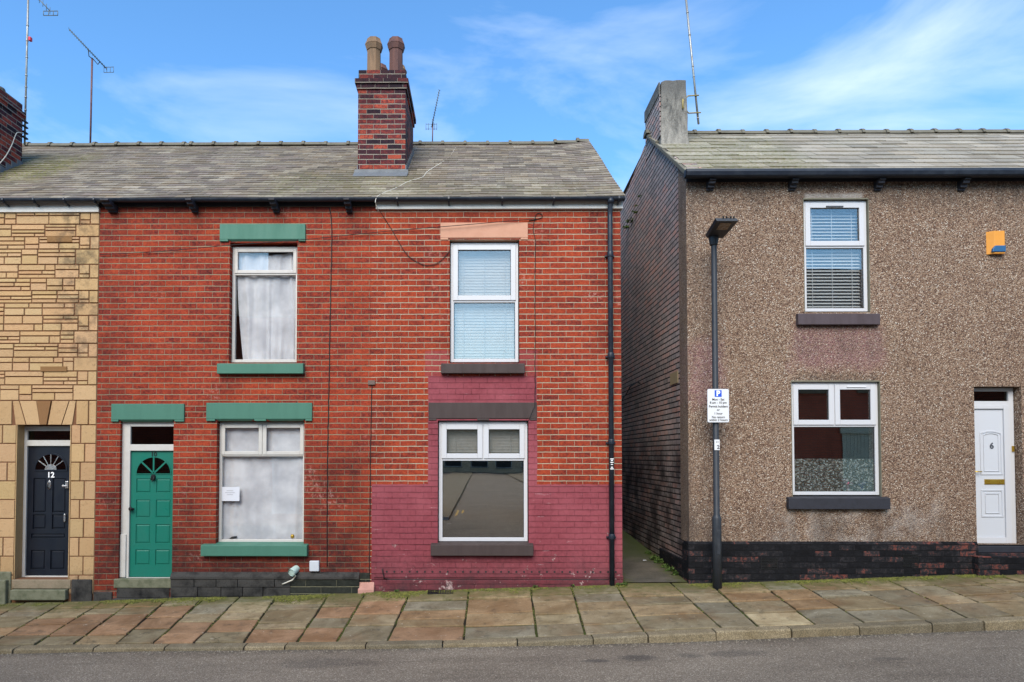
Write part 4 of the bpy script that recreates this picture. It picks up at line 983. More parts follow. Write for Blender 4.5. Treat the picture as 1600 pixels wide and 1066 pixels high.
# downpipe of number 8
xp = xavg((955, 350), (954.5, 900), 9.92)
m = MB(); dp = [(xp, GY, GZ-.04), (xp, GY, GZ-.08), (xp, 9.92, GZ-.18), (xp, 9.92, GZ-.26), (xp, 9.92, base_z(xp)-.02)]
m.tube(dp, .038, 12); m.lathe(xp, GY, [(.05, GZ-.09), (.05, GZ-.01)], 12)
for py in (397, 555, 690, 838): zc = P(955, py, 9.92).z; m.lathe(xp, 9.92, [(.046, zc-.045), (.048, zc-.04), (.048, zc+.03), (.046, zc+.035)], 12); m.box(xp-.07, xp+.07, 9.95, WY+.0, zc-.03, zc-.008)
dpo = m.build('downpipe', M_GUT, h8)
# chimney builder
def chimney(house, x0, x1, y0, y1, z0, zt_, zband, mat, out=.03, label=None):
    m = MB(); m.box(x0, x1, y0, y1, z0, zband[0])
    o1 = out*.5; m.box(x0-o1, x1+o1, y0-o1, y1+o1, zband[0], zband[0]+.085)
    m.box(x0-out, x1+out, y0-out, y1+out, zband[0]+.085, zband[1]); m.box(x0+.005, x1-.005, y0+.005, y1-.005, zband[1], zt_)
    return m.build('chimney', mat, house, bevel=.006, label=label)
YC = 11.14
cx0 = xavg((560, 140), (558.5, 265), YC); cx1 = xavg((634, 140), (633, 265), YC)
ch = chimney(h10, cx0, cx1, YC, 12.45, P(600, 280, YC).z, P(600, 109, YC).z, (P(600, 140, YC).z, P(600, 124.5, YC).z), M_CHIM, .05)
ztp = P(600, 109, YC).z
m = MB(); m.prism([(cx0+.03, YC+.03, ztp), (cx0+.10, YC+.12, ztp+.05), (cx1-.10, YC+.12, ztp+.05), (cx1-.03, YC+.03, ztp)], (0, 1.1, 0)); m.build('flaunching', M_RENDER, ch)
def pot(ch, x, y, z0, z1, r, mat, n=8):
    m = MB(); H = z1-z0
    m.lathe(x, y, [(r*1.0, z0), (r*.97, z0+H*.70), (r*1.08, z0+H*.712), (r*1.27, z0+H*.83), (r*1.32, z0+H*.845), (r*1.05, z0+H*.955), (r*1.0, z1), (r*.8, z1), (r*.75, z1-.25)], n, smooth=False, rot=math.pi/8)
    m.build('chimney_pot', mat, ch)
pa = P(584.5, 63, 11.42); pb = P(619, 63, 11.42)
pot(ch, pa.x, 11.42, ztp-.0, pa.z, .122, M_POTB); pot(ch, pb.x, 11.42, ztp-.0, pb.z, .122, M_POTR)
pot(ch, pb.x-.05, 12.1, ztp-.0, pb.z-.07, .125, M_POTB, 16)
pot(ch, pa.x, 12.1, ztp-.0, pa.z-.07, .13, M_POTR)
sl = (RZ-EZ)/(RY-EY); zr = lambda y: EZ+(y-EY)*sl
m = MB(); e = .012
m.box(cx0-.05, cx1+.05, YC-.035, YC-.001, zr(YC)-.03, zr(YC)+.06); m.prism([(cx0-.05, YC-.20, zr(YC-.2)+.02), (cx1+.05, YC-.20, zr(YC-.2)+.02), (cx1+.05, YC, zr(YC)+.03), (cx0-.05, YC, zr(YC)+.03)], (0, 0, .01))
for i in range(9):
    ya = YC+i*.145; m.box(cx1+.001, cx1+.014, ya, ya+.145, zr(ya)-.02, zr(ya)+.15); m.box(cx0-.014, cx0-.001, ya, ya+.145, zr(ya)-.02, zr(ya)+.15)
m.build('flashing', M_LEAD, ch)
# chimney at the left edge
XCL = P(35.5, 200, 11.8).x
ztl = P(36, 164, 11.8).z
ch2 = chimney(h12, XCL-.85, XCL, 10.7, 11.8, P(36, 262, 10.7).z-.3, ztl, (P(36, 188, 11.8).z-.02, P(36, 178, 11.8).z+.02), M_CHIM, .035)
m = MB()
for i in range(8):
    ya = 10.7+i*.1375; m.box(XCL+.001, XCL+.014, ya, ya+.1375, zr(ya)-.02, zr(ya)+.14)
m.box(XCL-.9, XCL+.05, 10.665, 10.699, zr(10.7)-.03, zr(10.7)+.07); m.build('flashing', M_LEAD, ch2)
pot(ch2, XCL-.22, 11.05, ztl, ztl+.45, .13, M_POTB)
m = MB().lathe(XCL-.1, 11.35, [(.09, ztl), (.08, ztl+.05), (.05, ztl+.07)], 10); m.build('flaunching', M_RENDER, ch2)

# ------------------------------------------------------------------ number 6: pebbledash
E6Y = 9.84; E6Z = P(1200, 269, E6Y).z; R6Y = 12.2; R6Z = P(1300, 209, R6Y).z
W6U = RX(1256, 311, 1358, 488, WY); W6L = RX(1237, 596, 1376, 777, WY); D6 = RX(1524, 604, 1598, 851, WY)
ZP6 = (P(1100, 849, WY).z+P(1500, 847, WY).z)/2
ZT6 = E6Z-.02
m = MB(); m.grid(XG6, X6R, ZP6, ZT6, WY, [W6U, W6L, (D6[0], D6[1], D6[2]-.0, D6[3])], .3)
# return of the render round the corner
YR = 10.40
m.add([(XG6, WY, ZP6), (XG6, YR, ZP6), (XG6, YR, ZT6+.4), (XG6, WY, ZT6+.04)], [(3, 2, 1, 0)]); m.add([(XG6, YR, ZP6), (XG6+.02, YR, ZP6), (XG6+.02, YR, ZT6+.4), (XG6, YR, ZT6+.4)], [(3, 2, 1, 0)])
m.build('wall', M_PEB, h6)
XS6 = XG6+.018; s6 = (R6Z-E6Z)/(R6Y-E6Y)
gp = [(WY+.01, -.8), (18.5, -.8), (18.5, 7.1), (13.9, P(984, 289, 13.8).z), (12.6, P(1010, 222, 12.4).z), (R6Y, R6Z-.05), (WY+.01, E6Z+s6*.27-.05)]
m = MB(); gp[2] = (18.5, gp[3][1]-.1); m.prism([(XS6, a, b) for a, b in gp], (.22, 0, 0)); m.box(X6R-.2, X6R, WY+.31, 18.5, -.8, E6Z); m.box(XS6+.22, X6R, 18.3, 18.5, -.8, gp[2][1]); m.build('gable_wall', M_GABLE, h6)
m = MB(); m.box(XG6-.022, D6[0]-.0, WY-.03, WY+.28, -.6, ZP6-.03); m.prism([(XG6-.022, WY-.03, ZP6-.03), (XG6-.022, WY+.0, ZP6+.02), (XG6-.022, WY+.2, ZP6+.0), (XG6-.022, WY+.2, ZP6-.03)], (D6[0]-XG6+.022, 0, 0))
m.box(D6[1]+.02, X6R, WY-.03, WY+.3, -.6, ZP6); m.box(XG6-.02, XG6+.017, WY+.29, 11.6, -.6, ZP6-.3); m.build('plinth', M_BLACKBR, h6, bevel=.006)
m = MB(); m.box(D6[0]+.001, D6[1]+.02, WY-.0, WY+.3, P(1560, 864, WY).z, P(1560, 853, WY).z); m.build('step', M_BLACKP, h6, bevel=.01)
m = MB(); m.box(D6[0]-.10, D6[1]+.3, WY-.16, WY-.03, -.6, P(1560, 869, WY-.1).z); m.box(D6[0]+.001, D6[1]+.02, WY-.03, WY+.28, -.6, P(1560, 864, WY).z-.002); m.build('step', M_BLACKBR, h6, bevel=.012)
sill(h6, RX(1247, 489, 1375, 507.5, WY-.07), WY, M_SILL6, out=.08); sill(h6, RX(1232, 777, 1391, 796, WY-.07), WY, M_BLACKP, out=.08)
M_MAST = paint('old_mastic', (112, 108, 92), .8, .4)
for r_ in (W6U, W6L):
    m = MB(); m.box(r_[1]-.004, r_[1]+.004, WY-.006, WY+.10, r_[2], r_[3]); m.box(r_[0]-.004, r_[0]+.004, WY-.006, WY+.1, r_[2], r_[3]); m.box(r_[0], r_[1], WY-.006, WY+.1, r_[3]-.006, r_[3]+.012)
    m.build('render_stop', M_MAST, h6)
frame_and_cells(h6, 'window', inset(W6U, .008, .02, .012), [(0, 1, 0, .415, True), (0, 1, .415, 1, False)], WY+.045, .05, M_UPVC, M_GLASS, sash_w=.075, label='white plastic window, upstairs', vent=(.36, .63, .055, False))
frame_and_cells(h6, 'window', inset(W6L, .008, .03, .008), [(0, .5, 0, .385, True), (.5, 1, 0, .385, True), (0, 1, .385, 1, False)], WY+.045, .05, M_UPVC, M_GLASSM, sash_w=.075, label='white plastic window, downstairs', vent=(.64, .86, .04, True))
# door 6
YD = WY+.13; r = (D6[0]-.09, D6[1]-.012, D6[2], D6[3]-.01); ztr = P(1560, 634, YD).z, P(1560, 627, YD).z
dfr = door_set(h6, r, YD, .05, M_UPVC, ztr, wl=.10, wr=.075)
sx0, sx1, sz0, sz1 = r[0]+.10, r[1]-.075, P(1550, 849, YD).z, ztr[0]
m = MB().ring(sx0+.0, sx1, sz0, sz1, YD-.02, YD+.05, .05, wb=.09, wl=.02, wr=.09); m.build('inner_frame', M_UPVC, dfr, bevel=.005)
fx0, fx1, fz0, fz1 = sx0+.02, sx1-.09, sz0+.09, sz1-.05; YS = YD+.005
m = MB(); m.box(fx0, fx1, YS, YS+.03, fz0, fz1)
def q6(px, py): q = P(px, py, YS); return q.x, q.z
(ax, az_), (bx, bz) = q6(1532, 742), q6(1573.5, 676)
ax -= .0
def arch(x0, x1, z0, z1, rise, w):
    n = 10; O = [(x0, z0), (x1, z0)]+[(x1-(x1-x0)*k/n, z1+rise*math.sin(math.pi*k/n)) for k in range(n+1)]
    I = [(x0+w, z0+w), (x1-w, z0+w)]+[(x1-w-(x1-x0-2*w)*k/n, z1-w+rise*math.sin(math.pi*k/n)) for k in range(n+1)]
    N_ = len(O)
    for i in range(N_):
        j = (i+1) % N_; m.prism([(O[i][0], YS-.010, O[i][1]), (O[j][0], YS-.010, O[j][1]), (I[j][0], YS-.010, I[j][1]), (I[i][0], YS-.010, I[i][1])], (0, .011, 0))
ax = max(ax, fx0+.03); bx = min(bx, fx1-.02)
arch(ax, bx, az_, bz, .03, .022); arch(ax+.05, bx-.05, az_+.05, bz-.03, .025, .012)
(cx2, cz2), (dx2, dz2) = q6(1533, 808), q6(1574, 765); cx2 = ax; dx2 = bx
mould(m, cx2, dx2, cz2, dz2, YS, .022, .010); mould(m, cx2+.06, dx2-.06, cz2+.055, dz2-.055, YS, .012, .010)
SD6 = m.build('door', M_DOOR6, h6, label='white plastic front door', bevel=.003)
text_mb('6', (ax+bx)/2+.01, P(1552, 701, YS).z, YS-.004, .125, bold=.004).build('house_number', M_GREY, SD6)
(a, b), (c, d) = q6(1538, 757), q6(1570, 749); m = MB().box(max(a, fx0+.08), c, YS-.010, YS+.0, b, d); m.box(max(a, fx0+.08)+.015, c-.015, YS-.014, YS-.0101, b+.015, d-.015); m.build('letterbox', M_BRASS, SD6, bevel=.003)
kz = P(1532, 737, YS).z
m = MB(); m.box(fx0+.012, fx0+.035, YS-.012, YS, kz-.11, kz+.06); m.tube([(fx0+.024, YS-.01, kz), (fx0+.024, YS-.045, kz), (fx0+.13, YS-.05, kz-.002)], .009, 8); m.build('handle', M_BRASS, SD6)
m = MB().box(r[1]-.045, r[1]-.015, YD-.018, YD-.001, P(1594, 706, YD).z, P(1594, 697, YD).z); m.build('doorbell', M_BRASS, dfr, bevel=.002)
MB().box(D6[0], D6[1], YD+.16, YD+.17, D6[2], D6[3]).build('hall', M_ROOM, h6)
# eaves, roof
xg6 = P(1070.5, 275, 9.80).x
gutter(h6, xg6, X6R, 9.80, E6Z-.035, .055, square=True)
MB().box(XG6+.005, X6R, WY-.02, WY+.05, E6Z-.085, E6Z-.03).build('fascia', M_BLACKP, h6)
for (a, b) in ((1107, 1117), (1236, 1246), (1371, 1381), (1503, 1513)):
    corbel(h6, P(a, 297, WY-.1).x, P(b, 297, WY-.1).x, P(a, 297, WY-.05).z, E6Z-.086, WY, .17)
rf6 = roof(h6, XG6-.04, X6R, E6Y, E6Z, R6Y, R6Z, 18.4, gp[2][1]+.12, .275, .42, TLC, 9, M_TILE, sag=.004, ridge_gap=.44, thick=.012)
m = MB(); m.prism([(XG6-.045, E6Y+.05, E6Z-.02), (XG6-.045, R6Y, R6Z-.05), (XG6-.045, R6Y, R6Z-.005), (XG6-.045, E6Y, E6Z+.015)], (.05, 0, 0)); m.build('verge', M_RIDGE, rf6)
# chimney 6: rendered front, brick flank
YC6 = 11.43; c6x1 = xavg((1073, 140), (1077, 222), YC6); c6y1 = 12.45
zt6 = P(1050, 125, YC6).z; zb6 = P(1050, 240, YC6).z
m = MB()
jag = [(XS6-.005, 0), (c6x1, 0)]
rnd = random.Random(2); n = 8
prof_ = [(0, 0), (.5, -.01), (.75, -.02), (1, -.03)]
ptsR = [(c6x1+.02-.05*i/n+rnd.uniform(-.008, .008), zb6+(zt6-zb6)*i/n) for i in range(n+1)]
ptsT = [(c6x1-.04-(c6x1-.05-XS6)*k/6, zt6+rnd.uniform(-.012, .014)) for k in range(1, 6)]
m.prism([(XS6+.0, YC6, zb6)]+[(a, YC6, b) for a, b in ptsR]+[(a, YC6, b) for a, b in ptsT]+[(XS6+.015, YC6, zt6-.03)], (0, c6y1-YC6, 0))
c6 = m.build('chimney', M_RENDER, h6, bevel=.012)
MB().box(XS6-.012, XS6-.001, YC6+.01, c6y1, gp[5][1]-.35, P(1032, 147, YC6).z).build('brick_flank', M_GABLE, c6)
m = MB(); m.box(XS6-.03, XS6-.0005, YC6+.01, c6y1+.01, P(1032, 147, YC6).z, zt6-.03); m.build('render_band', M_RENDER, c6, bevel=.01)
m = MB(); m.box(XS6-.0, c6x1+.04, YC6-.03, YC6-.001, zb6, P(1050, 226, YC6).z-.0); m.build('flashing', M_RENDER, c6, bevel=.008)
# interior of number 6
m = MB(); zf = P(1300, 560, WY).z
m.box(XG6+.3, X6R-.3, WY+.34, WY+4, zf-.1, zf); m.box(XG6+.3, X6R-.3, WY+4, WY+4.1, .1, E6Z-.05); m.box(XG6+.3, X6R-.3, WY+.34, WY+4, .2, .3); m.box(XG6+.3, X6R-.3, WY+.34, WY+4, E6Z-.15, E6Z-.1); m.build('interior', M_ROOM, h6)
# air bricks in the black base
for (a, b, c, d) in ((1189, 1215, 872, 890), (1411, 1435, 866, 886)):
    q = RX(a, c, b, d, WY-.03); m = MB().ring(q[0], q[1], q[2], q[3], WY-.036, WY-.031, .008)
    k = 0
    while q[2]+.02+k*.022 < q[3]-.01: m.box(q[0]+.008, q[1]-.008, WY-.034, WY-.031, q[2]+.014+k*.022, q[2]+.024+k*.022); k += 1
    m.build('air_brick', M_IRON, h6)

# ------------------------------------------------------------------ blinds and curtains (hang inside: things of their own)
def blind(name, x0, x1, z0, z1, y, pitch, ang, mat, label, group=None):
    m = MB(); z = z1; k = 0
    while z > z0:
        w_ = pitch*.62; M = Matrix.Translation((0, y, z)) @ Matrix.Rotation(ang, 4, 'X')
        m.box(x0, x1, -w_, w_, -.001, .001, M=M); z -= pitch; k += 1
    for u in (.15, .5, .85): xx = x0+(x1-x0)*u; m.box(xx-.004, xx+.004, y-pitch*.65, y-pitch*.62, z0, z1)
    o = m.build(name, mat, origin=((x0+x1)/2, y, z0)); return tag(o, label, 'blind', group)
blind('window_blind', W8U[0]+.07, W8U[1]-.07, W8U[2]+.05, W8U[3]-.05, WY+.20, .045, R(76), M_BLIND, 'closed white slatted blind in the upstairs window of the end terrace')
zm = W8L[3]-(W8L[3]-W8L[2])*.30
blind('window_blind', W8L[0]+.08, W8L[1]-.08, zm, W8L[3]-.05, WY+.20, .045, R(70), M_BLIND, 'short white blind across the top panes of the big downstairs window')
blind('window_blind', W6U[0]+.06, W6U[1]-.06, W6U[2]+.05, W6U[3]-.05, WY+.16, .05, R(38), M_BLIND6, 'half-open grey slatted blind in the upper window of the pebbledashed house')
def curtain(x0, x1, z0, z1, y, label, amp=.018, freq=34, pull=0.0, seed=0, waves=None):
    n = 160; rows = 10; m = MB(); vs = []
    for j in range(rows+1):
        t = j/rows; z = z1+(z0-z1)*t; xl = x0+pull*t*t; xr = x1-pull*.7*t*t
        for i in range(n+1):
            u = i/n; x = xl+(xr-xl)*u
            a = amp*(.4+.6*t)*(math.sin(u*freq*2+seed+1.4*mnoise.noise(Vector((u*6, t*1.2, seed)))*4))+amp*1.6*mnoise.noise(Vector((u*9, t*1.5, seed+5)))
            vs.append((x, y+a, z+(.02*math.sin(math.pi*u)*0 if j else -.06*math.sin(math.pi*u)*(pull > 0))))
    m.add(vs, [(j*(n+1)+i, j*(n+1)+i+1, (j+1)*(n+1)+i+1, (j+1)*(n+1)+i) for j in range(rows) for i in range(n)], smooth=True)
    return tag(m.build('net_curtain', M_NET, origin=((x0+x1)/2, y, z0)), label, 'curtain')
curtain(W10U[0]+.05, W10U[1]-.0, W10U[2]+.03, W10U[3]-.08, WY+.178, 'white net curtain gathered inward in the upstairs window with green sill', .014, 16, .10, 1)
curtain(W10L[0]-.02, W10L[1]+.02, W10L[2]+.02, W10L[3]-.02, WY+.178, 'white net curtain hanging flat in the downstairs window beside the green door', .010, 13, 0, 7)
q = RX(344, 761, 374, 783, WY+.10)
m = MB().box(q[0], q[1], WY+.106, WY+.109, q[2], q[3], M=None); nt_ = tag(m.build('paper_note', M_PAPER, origin=(q[0], WY+.1, q[2])), 'white paper note stuck inside the downstairs window beside the green door', 'note')
m = MB()
for i, wdt in enumerate((.10, .15, .09)): m.box((q[0]+q[1])/2-wdt/2, (q[0]+q[1])/2+wdt/2, WY+.1045, WY+.1058, q[3]-.06-i*.03, q[3]-.056-i*.03)
m.build('faint_lines', M_GREY, nt_)
def small(name, px, py, Y, r, mat, label, cat):
    c = P(px, py, Y); m = MB().lathe(c.x, c.y, [(r*.5, c.z-r), (r*.95, c.z-r*.5), (r, c.z+.2*r), (r*.7, c.z+r*.8), (r*.2, c.z+r)], 12)
    return tag(m.build(name, mat, origin=c), label, cat)
small('ornament', 457, 838, WY+.17, .03, M_BRASS, 'small tan ornament on the inside ledge of the downstairs net-curtained window', 'ornament')
c = P(365, 840, WY+.17); m = MB().tube([(c.x-.06, c.y, c.z-.02), (c.x-.02, c.y, c.z-.005), (c.x+.05, c.y, c.z+.01)], [.008, .02, .012], 8); tag(m.build('ornament', M_IRON, origin=c), 'small dark object lying on the inside ledge of the downstairs net-curtained window', 'ornament')
# frosted film on number 6's lower pane and two coloured shapes of no known kind behind it
q = RX(1243, 717, 1369, 764, WY+.07); MB().box(W6L[0]+.06, W6L[1]-.06, WY+.082, WY+.084, W6L[2]+.07, q[3]).build('frosted_film', M_FROST, h6)
def blob(px, py, Y, r, mat, label, seed):
    c = P(px, py, Y); m = MB(); rnd = random.Random(seed)
    for k in range(26):
        a = rnd.uniform(0, 6.28); b = rnd.uniform(-.2, 1.2); d = Vector((math.cos(a)*math.cos(b), math.sin(a)*math.cos(b)*.5, math.sin(b)))*r*rnd.uniform(.4, 1); e = r*.32
        u = Vector((rnd.uniform(-1, 1), rnd.uniform(-1, 1), rnd.uniform(-1, 1))).normalized(); v = u.cross(Vector((0, 0, 1))).normalized()
        m.add([c+d-u*e, c+d+v*e, c+d+u*e, c+d-v*e], [(0, 1, 2, 3)])
    m.tube([c+Vector((0, 0, 0)), c+Vector((0, 0, -r*1.3))], r*.3, 8)
    return tag(m.build('coloured_shape', mat, origin=c), label, 'flowers')
blob(1324, 757, WY+.14, .10, paint('pink_shape', (236, 70, 130), .7, .1), 'bright pink bunch behind the frosted strip of the pebbledashed house\'s lower window', 3)
blob(1346, 757, WY+.15, .08, paint('blue_shape', (70, 110, 220), .7, .1), 'blue bunch behind the frosted strip of the pebbledashed house\'s lower window', 4)

# ------------------------------------------------------------------ street lamp with signs
XL = xavg((1117, 400), (1119.5, 915), 9.68); YL = 9.68; zg = base_z(XL)-.03
lamp = thing('street_lamp', (XL, YL, zg), 'slim dark grey street lamp with flat tilted head in front of the pebbledashed wall', 'street lamp')
z1 = P(1117, 372, YL).z; zk = P(1119, 808, YL).z
m = MB().lathe(XL, YL, [(.064, zg-.05), (.064, zk-.02), (.060, zk), (.044, zk+.04), (.040, z1-.02), (.040, z1)], 20); m.build('post', M_LAMP, lamp)
m = MB().box(XL-.022, XL+.022, YL-.074, YL-.066, zg+.5, zg+.85); m.build('access_door', M_LAMP, lamp, bevel=.003)
m = MB().lathe(XL-.002, YL, [(.05, P(1117, 384, YL).z), (.056, P(1117, 382, YL).z), (.075, P(1117, 371, YL).z), (.06, P(1117, 365, YL).z)], 16); m.build('collar', M_LAMP, lamp)
A = P(1104.5, 372, YL+.02); B = P(1129.5, 372.5, YL+.02); B2 = P(1136, 366, YL-.12); C_ = P(1154, 345.5, YL-.52); D_ = P(1120.5, 345.5, YL-.52); 
up = Vector((-.02, .02, .05))
m = MB(); m.prism([A, B, B2, C_, D_], up); hd = m.build('lantern', M_LAMP, lamp, bevel=.006)
def lerp2(u, v): return (A*(1-u)+B*u)*(1-v)+(D_*(1-u)+C_*u)*v
dn = Vector((0, -.001, -.006))
MB().prism([lerp2(.22, .52)+dn, lerp2(.80, .52)+dn, lerp2(.74, .90)+dn, lerp2(.2, .90)+dn], (0, 0, .004)).build('lens', M_LENS, hd)
for u in (.3, .45, .65, .8):
    c = lerp2(u, .98)+Vector((0, 0, .05)); MB().lathe(c.x, c.y, [(.012, c.z), (.012, c.z+.022)], 8).build('bolt', M_IRON, hd)
ys = YL-.075
q = RX(1105.5, 608, 1139, 660, ys)
sg = thing('parking_sign', ((q[0]+q[1])/2, ys, q[2]), 'white rectangular parking sign with blue P fixed to the street lamp', 'sign')
def rrect(x0, x1, z0, z1, r, y, t_):
    pts = []
    for (cx, cz, a0) in ((x1-r, z1-r, 0), (x0+r, z1-r, 90), (x0+r, z0+r, 180), (x1-r, z0+r, 270)):
        for k in range(5): a = R(a0+k*22.5); pts.append((cx+r*math.cos(a), y, cz+r*math.sin(a)))
    return MB().prism(pts, (0, t_, 0))
rrect(q[0], q[1], q[2], q[3], .02, ys, .004).build('plate', M_SIGN, sg)
rrect(q[0]-.004, q[1]+.004, q[2]-.004, q[3]+.004, .022, ys+.0045, .003).build('backing', M_GREY, sg)
cxs = (q[0]+q[1])/2; H = q[3]-q[2]
tp = lambda f: q[3]-H*f
MB().box(cxs-.05, cxs+.05, ys-.002, ys-.0005, tp(.235), tp(.035)).build('blue_square', M_SIGNB, sg)
text_mb('P', cxs+.0, tp(.205), ys-.003, .105, bold=.004).build('parking_letter', M_WHITE, sg)
for txt, f, sz in (('Mon - Sat', .345, .045), ('8 am - 10 pm', .44, .045), ('Permit holders', .555, .045), ('or', .655, .045), ('1 hour', .765, .045), ('No return', .875, .045), ('within 2 hours', .96, .045)):
    t_ = text_mb(txt, cxs, tp(f), ys-.002, sz, bold=.0006, ext=.0008); t_.build('text_line', M_BLACK, sg)
m = MB()
for f in (.1, .9): m.lathe(XL, YL, [(.052, tp(f)-.008), (.052, tp(f)+.008)], 16)
m.build('clip', M_GREY, sg)
q = RX(1116.3, 687, 1124.5, 703.5, YL-.05)
lb = tag(MB().box(q[0], q[1], YL-.052, YL-.047, q[2], q[3]).build('number_label', M_SIGN, origin=(q[0], YL-.05, q[2])), 'small white label with a 2 on the lamp post below the parking sign', 'label')
text_mb('2', q[1]-.022, q[2]+.02, YL-.0535, .075, bold=.002).build('digit', M_GREY, lb)
text_mb('5 0', q[0]+.04, q[3]-.045, YL-.0535, .03, bold=.0).build('digit', M_GREY, lb)

# ------------------------------------------------------------------ alarm box
q = RX(1544.5, 361, 1568.5, 396.5, WY-.05)
al = thing('alarm_box', ((q[0]+q[1])/2, WY, q[2]), 'yellow burglar alarm box with blue corner high on the pebbledashed wall', 'alarm')
m = MB(); m.prism([(q[0], WY-.001, q[3]), (q[1], WY-.001, q[3]), (q[1], WY-.07, q[3]-.004), (q[0]+.075, WY-.07, q[3]-.004), (q[0]+.012, WY-.012, q[3]-.002)], (0, 0, -(q[3]-q[2]))); m.build('case', M_YELLOW, al, bevel=.004)
m = MB(); m.prism([(q[0]+.035, WY-.05, q[2]+.02), (q[0]+.04, WY-.05, q[2]+.07), (q[0]+.08, WY-.05, q[2]+.115), (q[1]+.003, WY-.05, q[2]+.115), (q[1]+.003, WY-.05, q[2]+.02)], (0, -.036, 0)); m.build('light_cover', M_BLUE, al, bevel=.008)

# ------------------------------------------------------------------ small fittings
q = RX(483.5, 876.5, 498.5, 893, WY-.04)
jb = tag(MB().box(q[0], q[1], WY-.05, WY-.001, q[2], q[3]).build('junction_box', M_PLAST, origin=(q[0], WY, q[2]), bevel=.010), 'small pale grey square box on the brick above the black plinth', 'box')
c = P(458, 893, WY-.06)
m = MB(); m.tube([(c.x+.03, WY+.02, c.z+.03), (c.x, WY-.08, c.z), (c.x-.012, WY-.11, c.z-.012)], [.055, .058, .058], 16, caps=False); m.tube([(c.x-.008, WY-.10, c.z-.008), (c.x+.02, WY-.02, c.z+.02)], [.046, .044], 16)
fl = tag(m.build('overflow_pipe', paint('pale_green_plastic', (176, 196, 188), .5, .3, 12), origin=c), 'short pale green pipe stub poking from the black plinth', 'pipe')
m = MB(); d = P(443, 913, WY-.06); m.tube([(c.x+.0, WY-.09, c.z-.0), (c.x+.05, WY-.10, c.z-.06), (c.x+.0, WY-.09, c.z-.12), (d.x+.03, WY-.08, d.z+.02), (d.x-.02, WY-.06, d.z)], .010, 8)
tag(m.build('cable', M_WCABLE, origin=c), 'grey cables dangling from the pipe stub onto the black plinth', 'cable')
# grating at the foot of the pink wall
a = P(668, 935, 9.78); b = P(708, 935, 9.78); zgr = base_z((a.x+b.x)/2)+.004; gy0, gy1 = 9.76, 9.92
gr = thing('drain_grating', ((a.x+b.x)/2, 9.84, zgr), 'black iron grating set in the pavement below the pink wall', 'grating')
zs = lambda y: kerb_z(a.x)*(1-(y-KY)/(WY+.1-KY))+base_z(a.x)*((y-KY)/(WY+.1-KY))+.008
m = MB(); m.add([(a.x, gy0, zs(gy0)), (b.x, gy0, zs(gy0)), (b.x, gy1, zs(gy1)), (a.x, gy1, zs(gy1))], [(0, 1, 2, 3)]); m.build('pit', M_SEAL, gr)
m = MB(); n = 10
for i in range(n+1):
    x = a.x+(b.x-a.x-.012)*i/n; m.prism([(x, gy0, zs(gy0)+.002), (x+.012, gy0, zs(gy0)+.002), (x+.012, gy1, zs(gy1)+.002), (x, gy1, zs(gy1)+.002)], (0, 0, .012))
for y in (gy0, (gy0+gy1)/2, gy1): m.box(a.x, b.x, y-.006, y+.006, zs(y)+.003, zs(y)+.012)
m.build('bars', M_IRON, gr)
# stickers on the downpipe
q = RX(951.5, 716, 958.5, 735, 9.87); m = MB().prism([(xp+.0395*math.cos(R(a)), 9.92-.0395*math.sin(R(a)), q[2]) for a in range(20, 165, 12)]+[(xp+.038*math.cos(R(a)), 9.92-.038*math.sin(R(a)), q[2]) for a in range(152, 19, -12)], (0, 0, q[3]-q[2]))
st = tag(m.build('sticker', paint('sticker_black', (30, 30, 34), .5, .2), origin=(xp, 9.88, q[2])), 'small black and white sticker wrapped on the downpipe at chest height', 'sticker')
m = MB()
for i, (u, w_) in enumerate(((.08, .05), (.22, .03), (.45, .03), (.62, .045), (.78, .03), (.9, .05))): m.box(xp-w_/2, xp+w_/2, 9.877, 9.8795, q[2]+(q[3]-q[2])*u, q[2]+(q[3]-q[2])*u+.012)
m.build('lettering', M_WHITE, st)

# ------------------------------------------------------------------ cables
def cable(pts, Y, r, mat, label, name='cable', smooth=True, jit=.004, seed=0):
    rnd = random.Random(seed); P_ = []
    base = [P(a, b, (c[0] if c else Y)) for (a, b, *c) in pts]
    for i in range(len(base)-1):
        p0 = base[max(i-1, 0)]; p1 = base[i]; p2 = base[i+1]; p3 = base[min(i+2, len(base)-1)]
        n = max(2, int((p2-p1).length/.08))
        for k in range(n):
            t = k/n; t2 = t*t; t3 = t2*t
            v = .5*((2*p1)+(p2-p0)*t+(2*p0-5*p1+4*p2-p3)*t2+(-p0+3*p1-3*p2+p3)*t3)
            P_.append(v+Vector((rnd.uniform(-jit, jit), 0, 0)))
    P_.append(base[-1])
    return tag(MB().tube(P_, r, 6, smooth=True).build(name, mat, origin=P_[0]), label, 'cable')
cable([(514, 325), (518.5, 356), (516, 480), (514, 600), (512, 700), (511, 800), (511, 885)], WY-.008, .007, M_CABLE, 'black cable running straight down the brick right of the green-trimmed windows')
cable([(581, 600), (579, 700), (578, 800), (577, 900)], WY-.008, .006, M_CABLE, 'dark cable down the join between the red brick and the pink paint')
q = RX(575, 594.5, 586, 601.5, WY-.02); tag(MB().box(q[0], q[1], WY-.03, WY-.001, q[2], q[3]).build('cable_box', M_BARE, origin=(q[0], WY, q[2]), bevel=.006), 'tiny grey-brown box where the cable starts between the two red houses', 'box')
cable([(826, 345), (838, 343), (847, 340), (846, 335), (839, 334), (835, 343), (833, 360), (837, 378), (836, 400), (836, 480), (836, 560), (836, 625, WY-.025), (833, 640, WY-.05), (826, 657, WY-.05), (822, 662, WY+.0)], WY-.008, .005, M_CABLE, 'black cable looping under the eaves and down to the brown lintel')
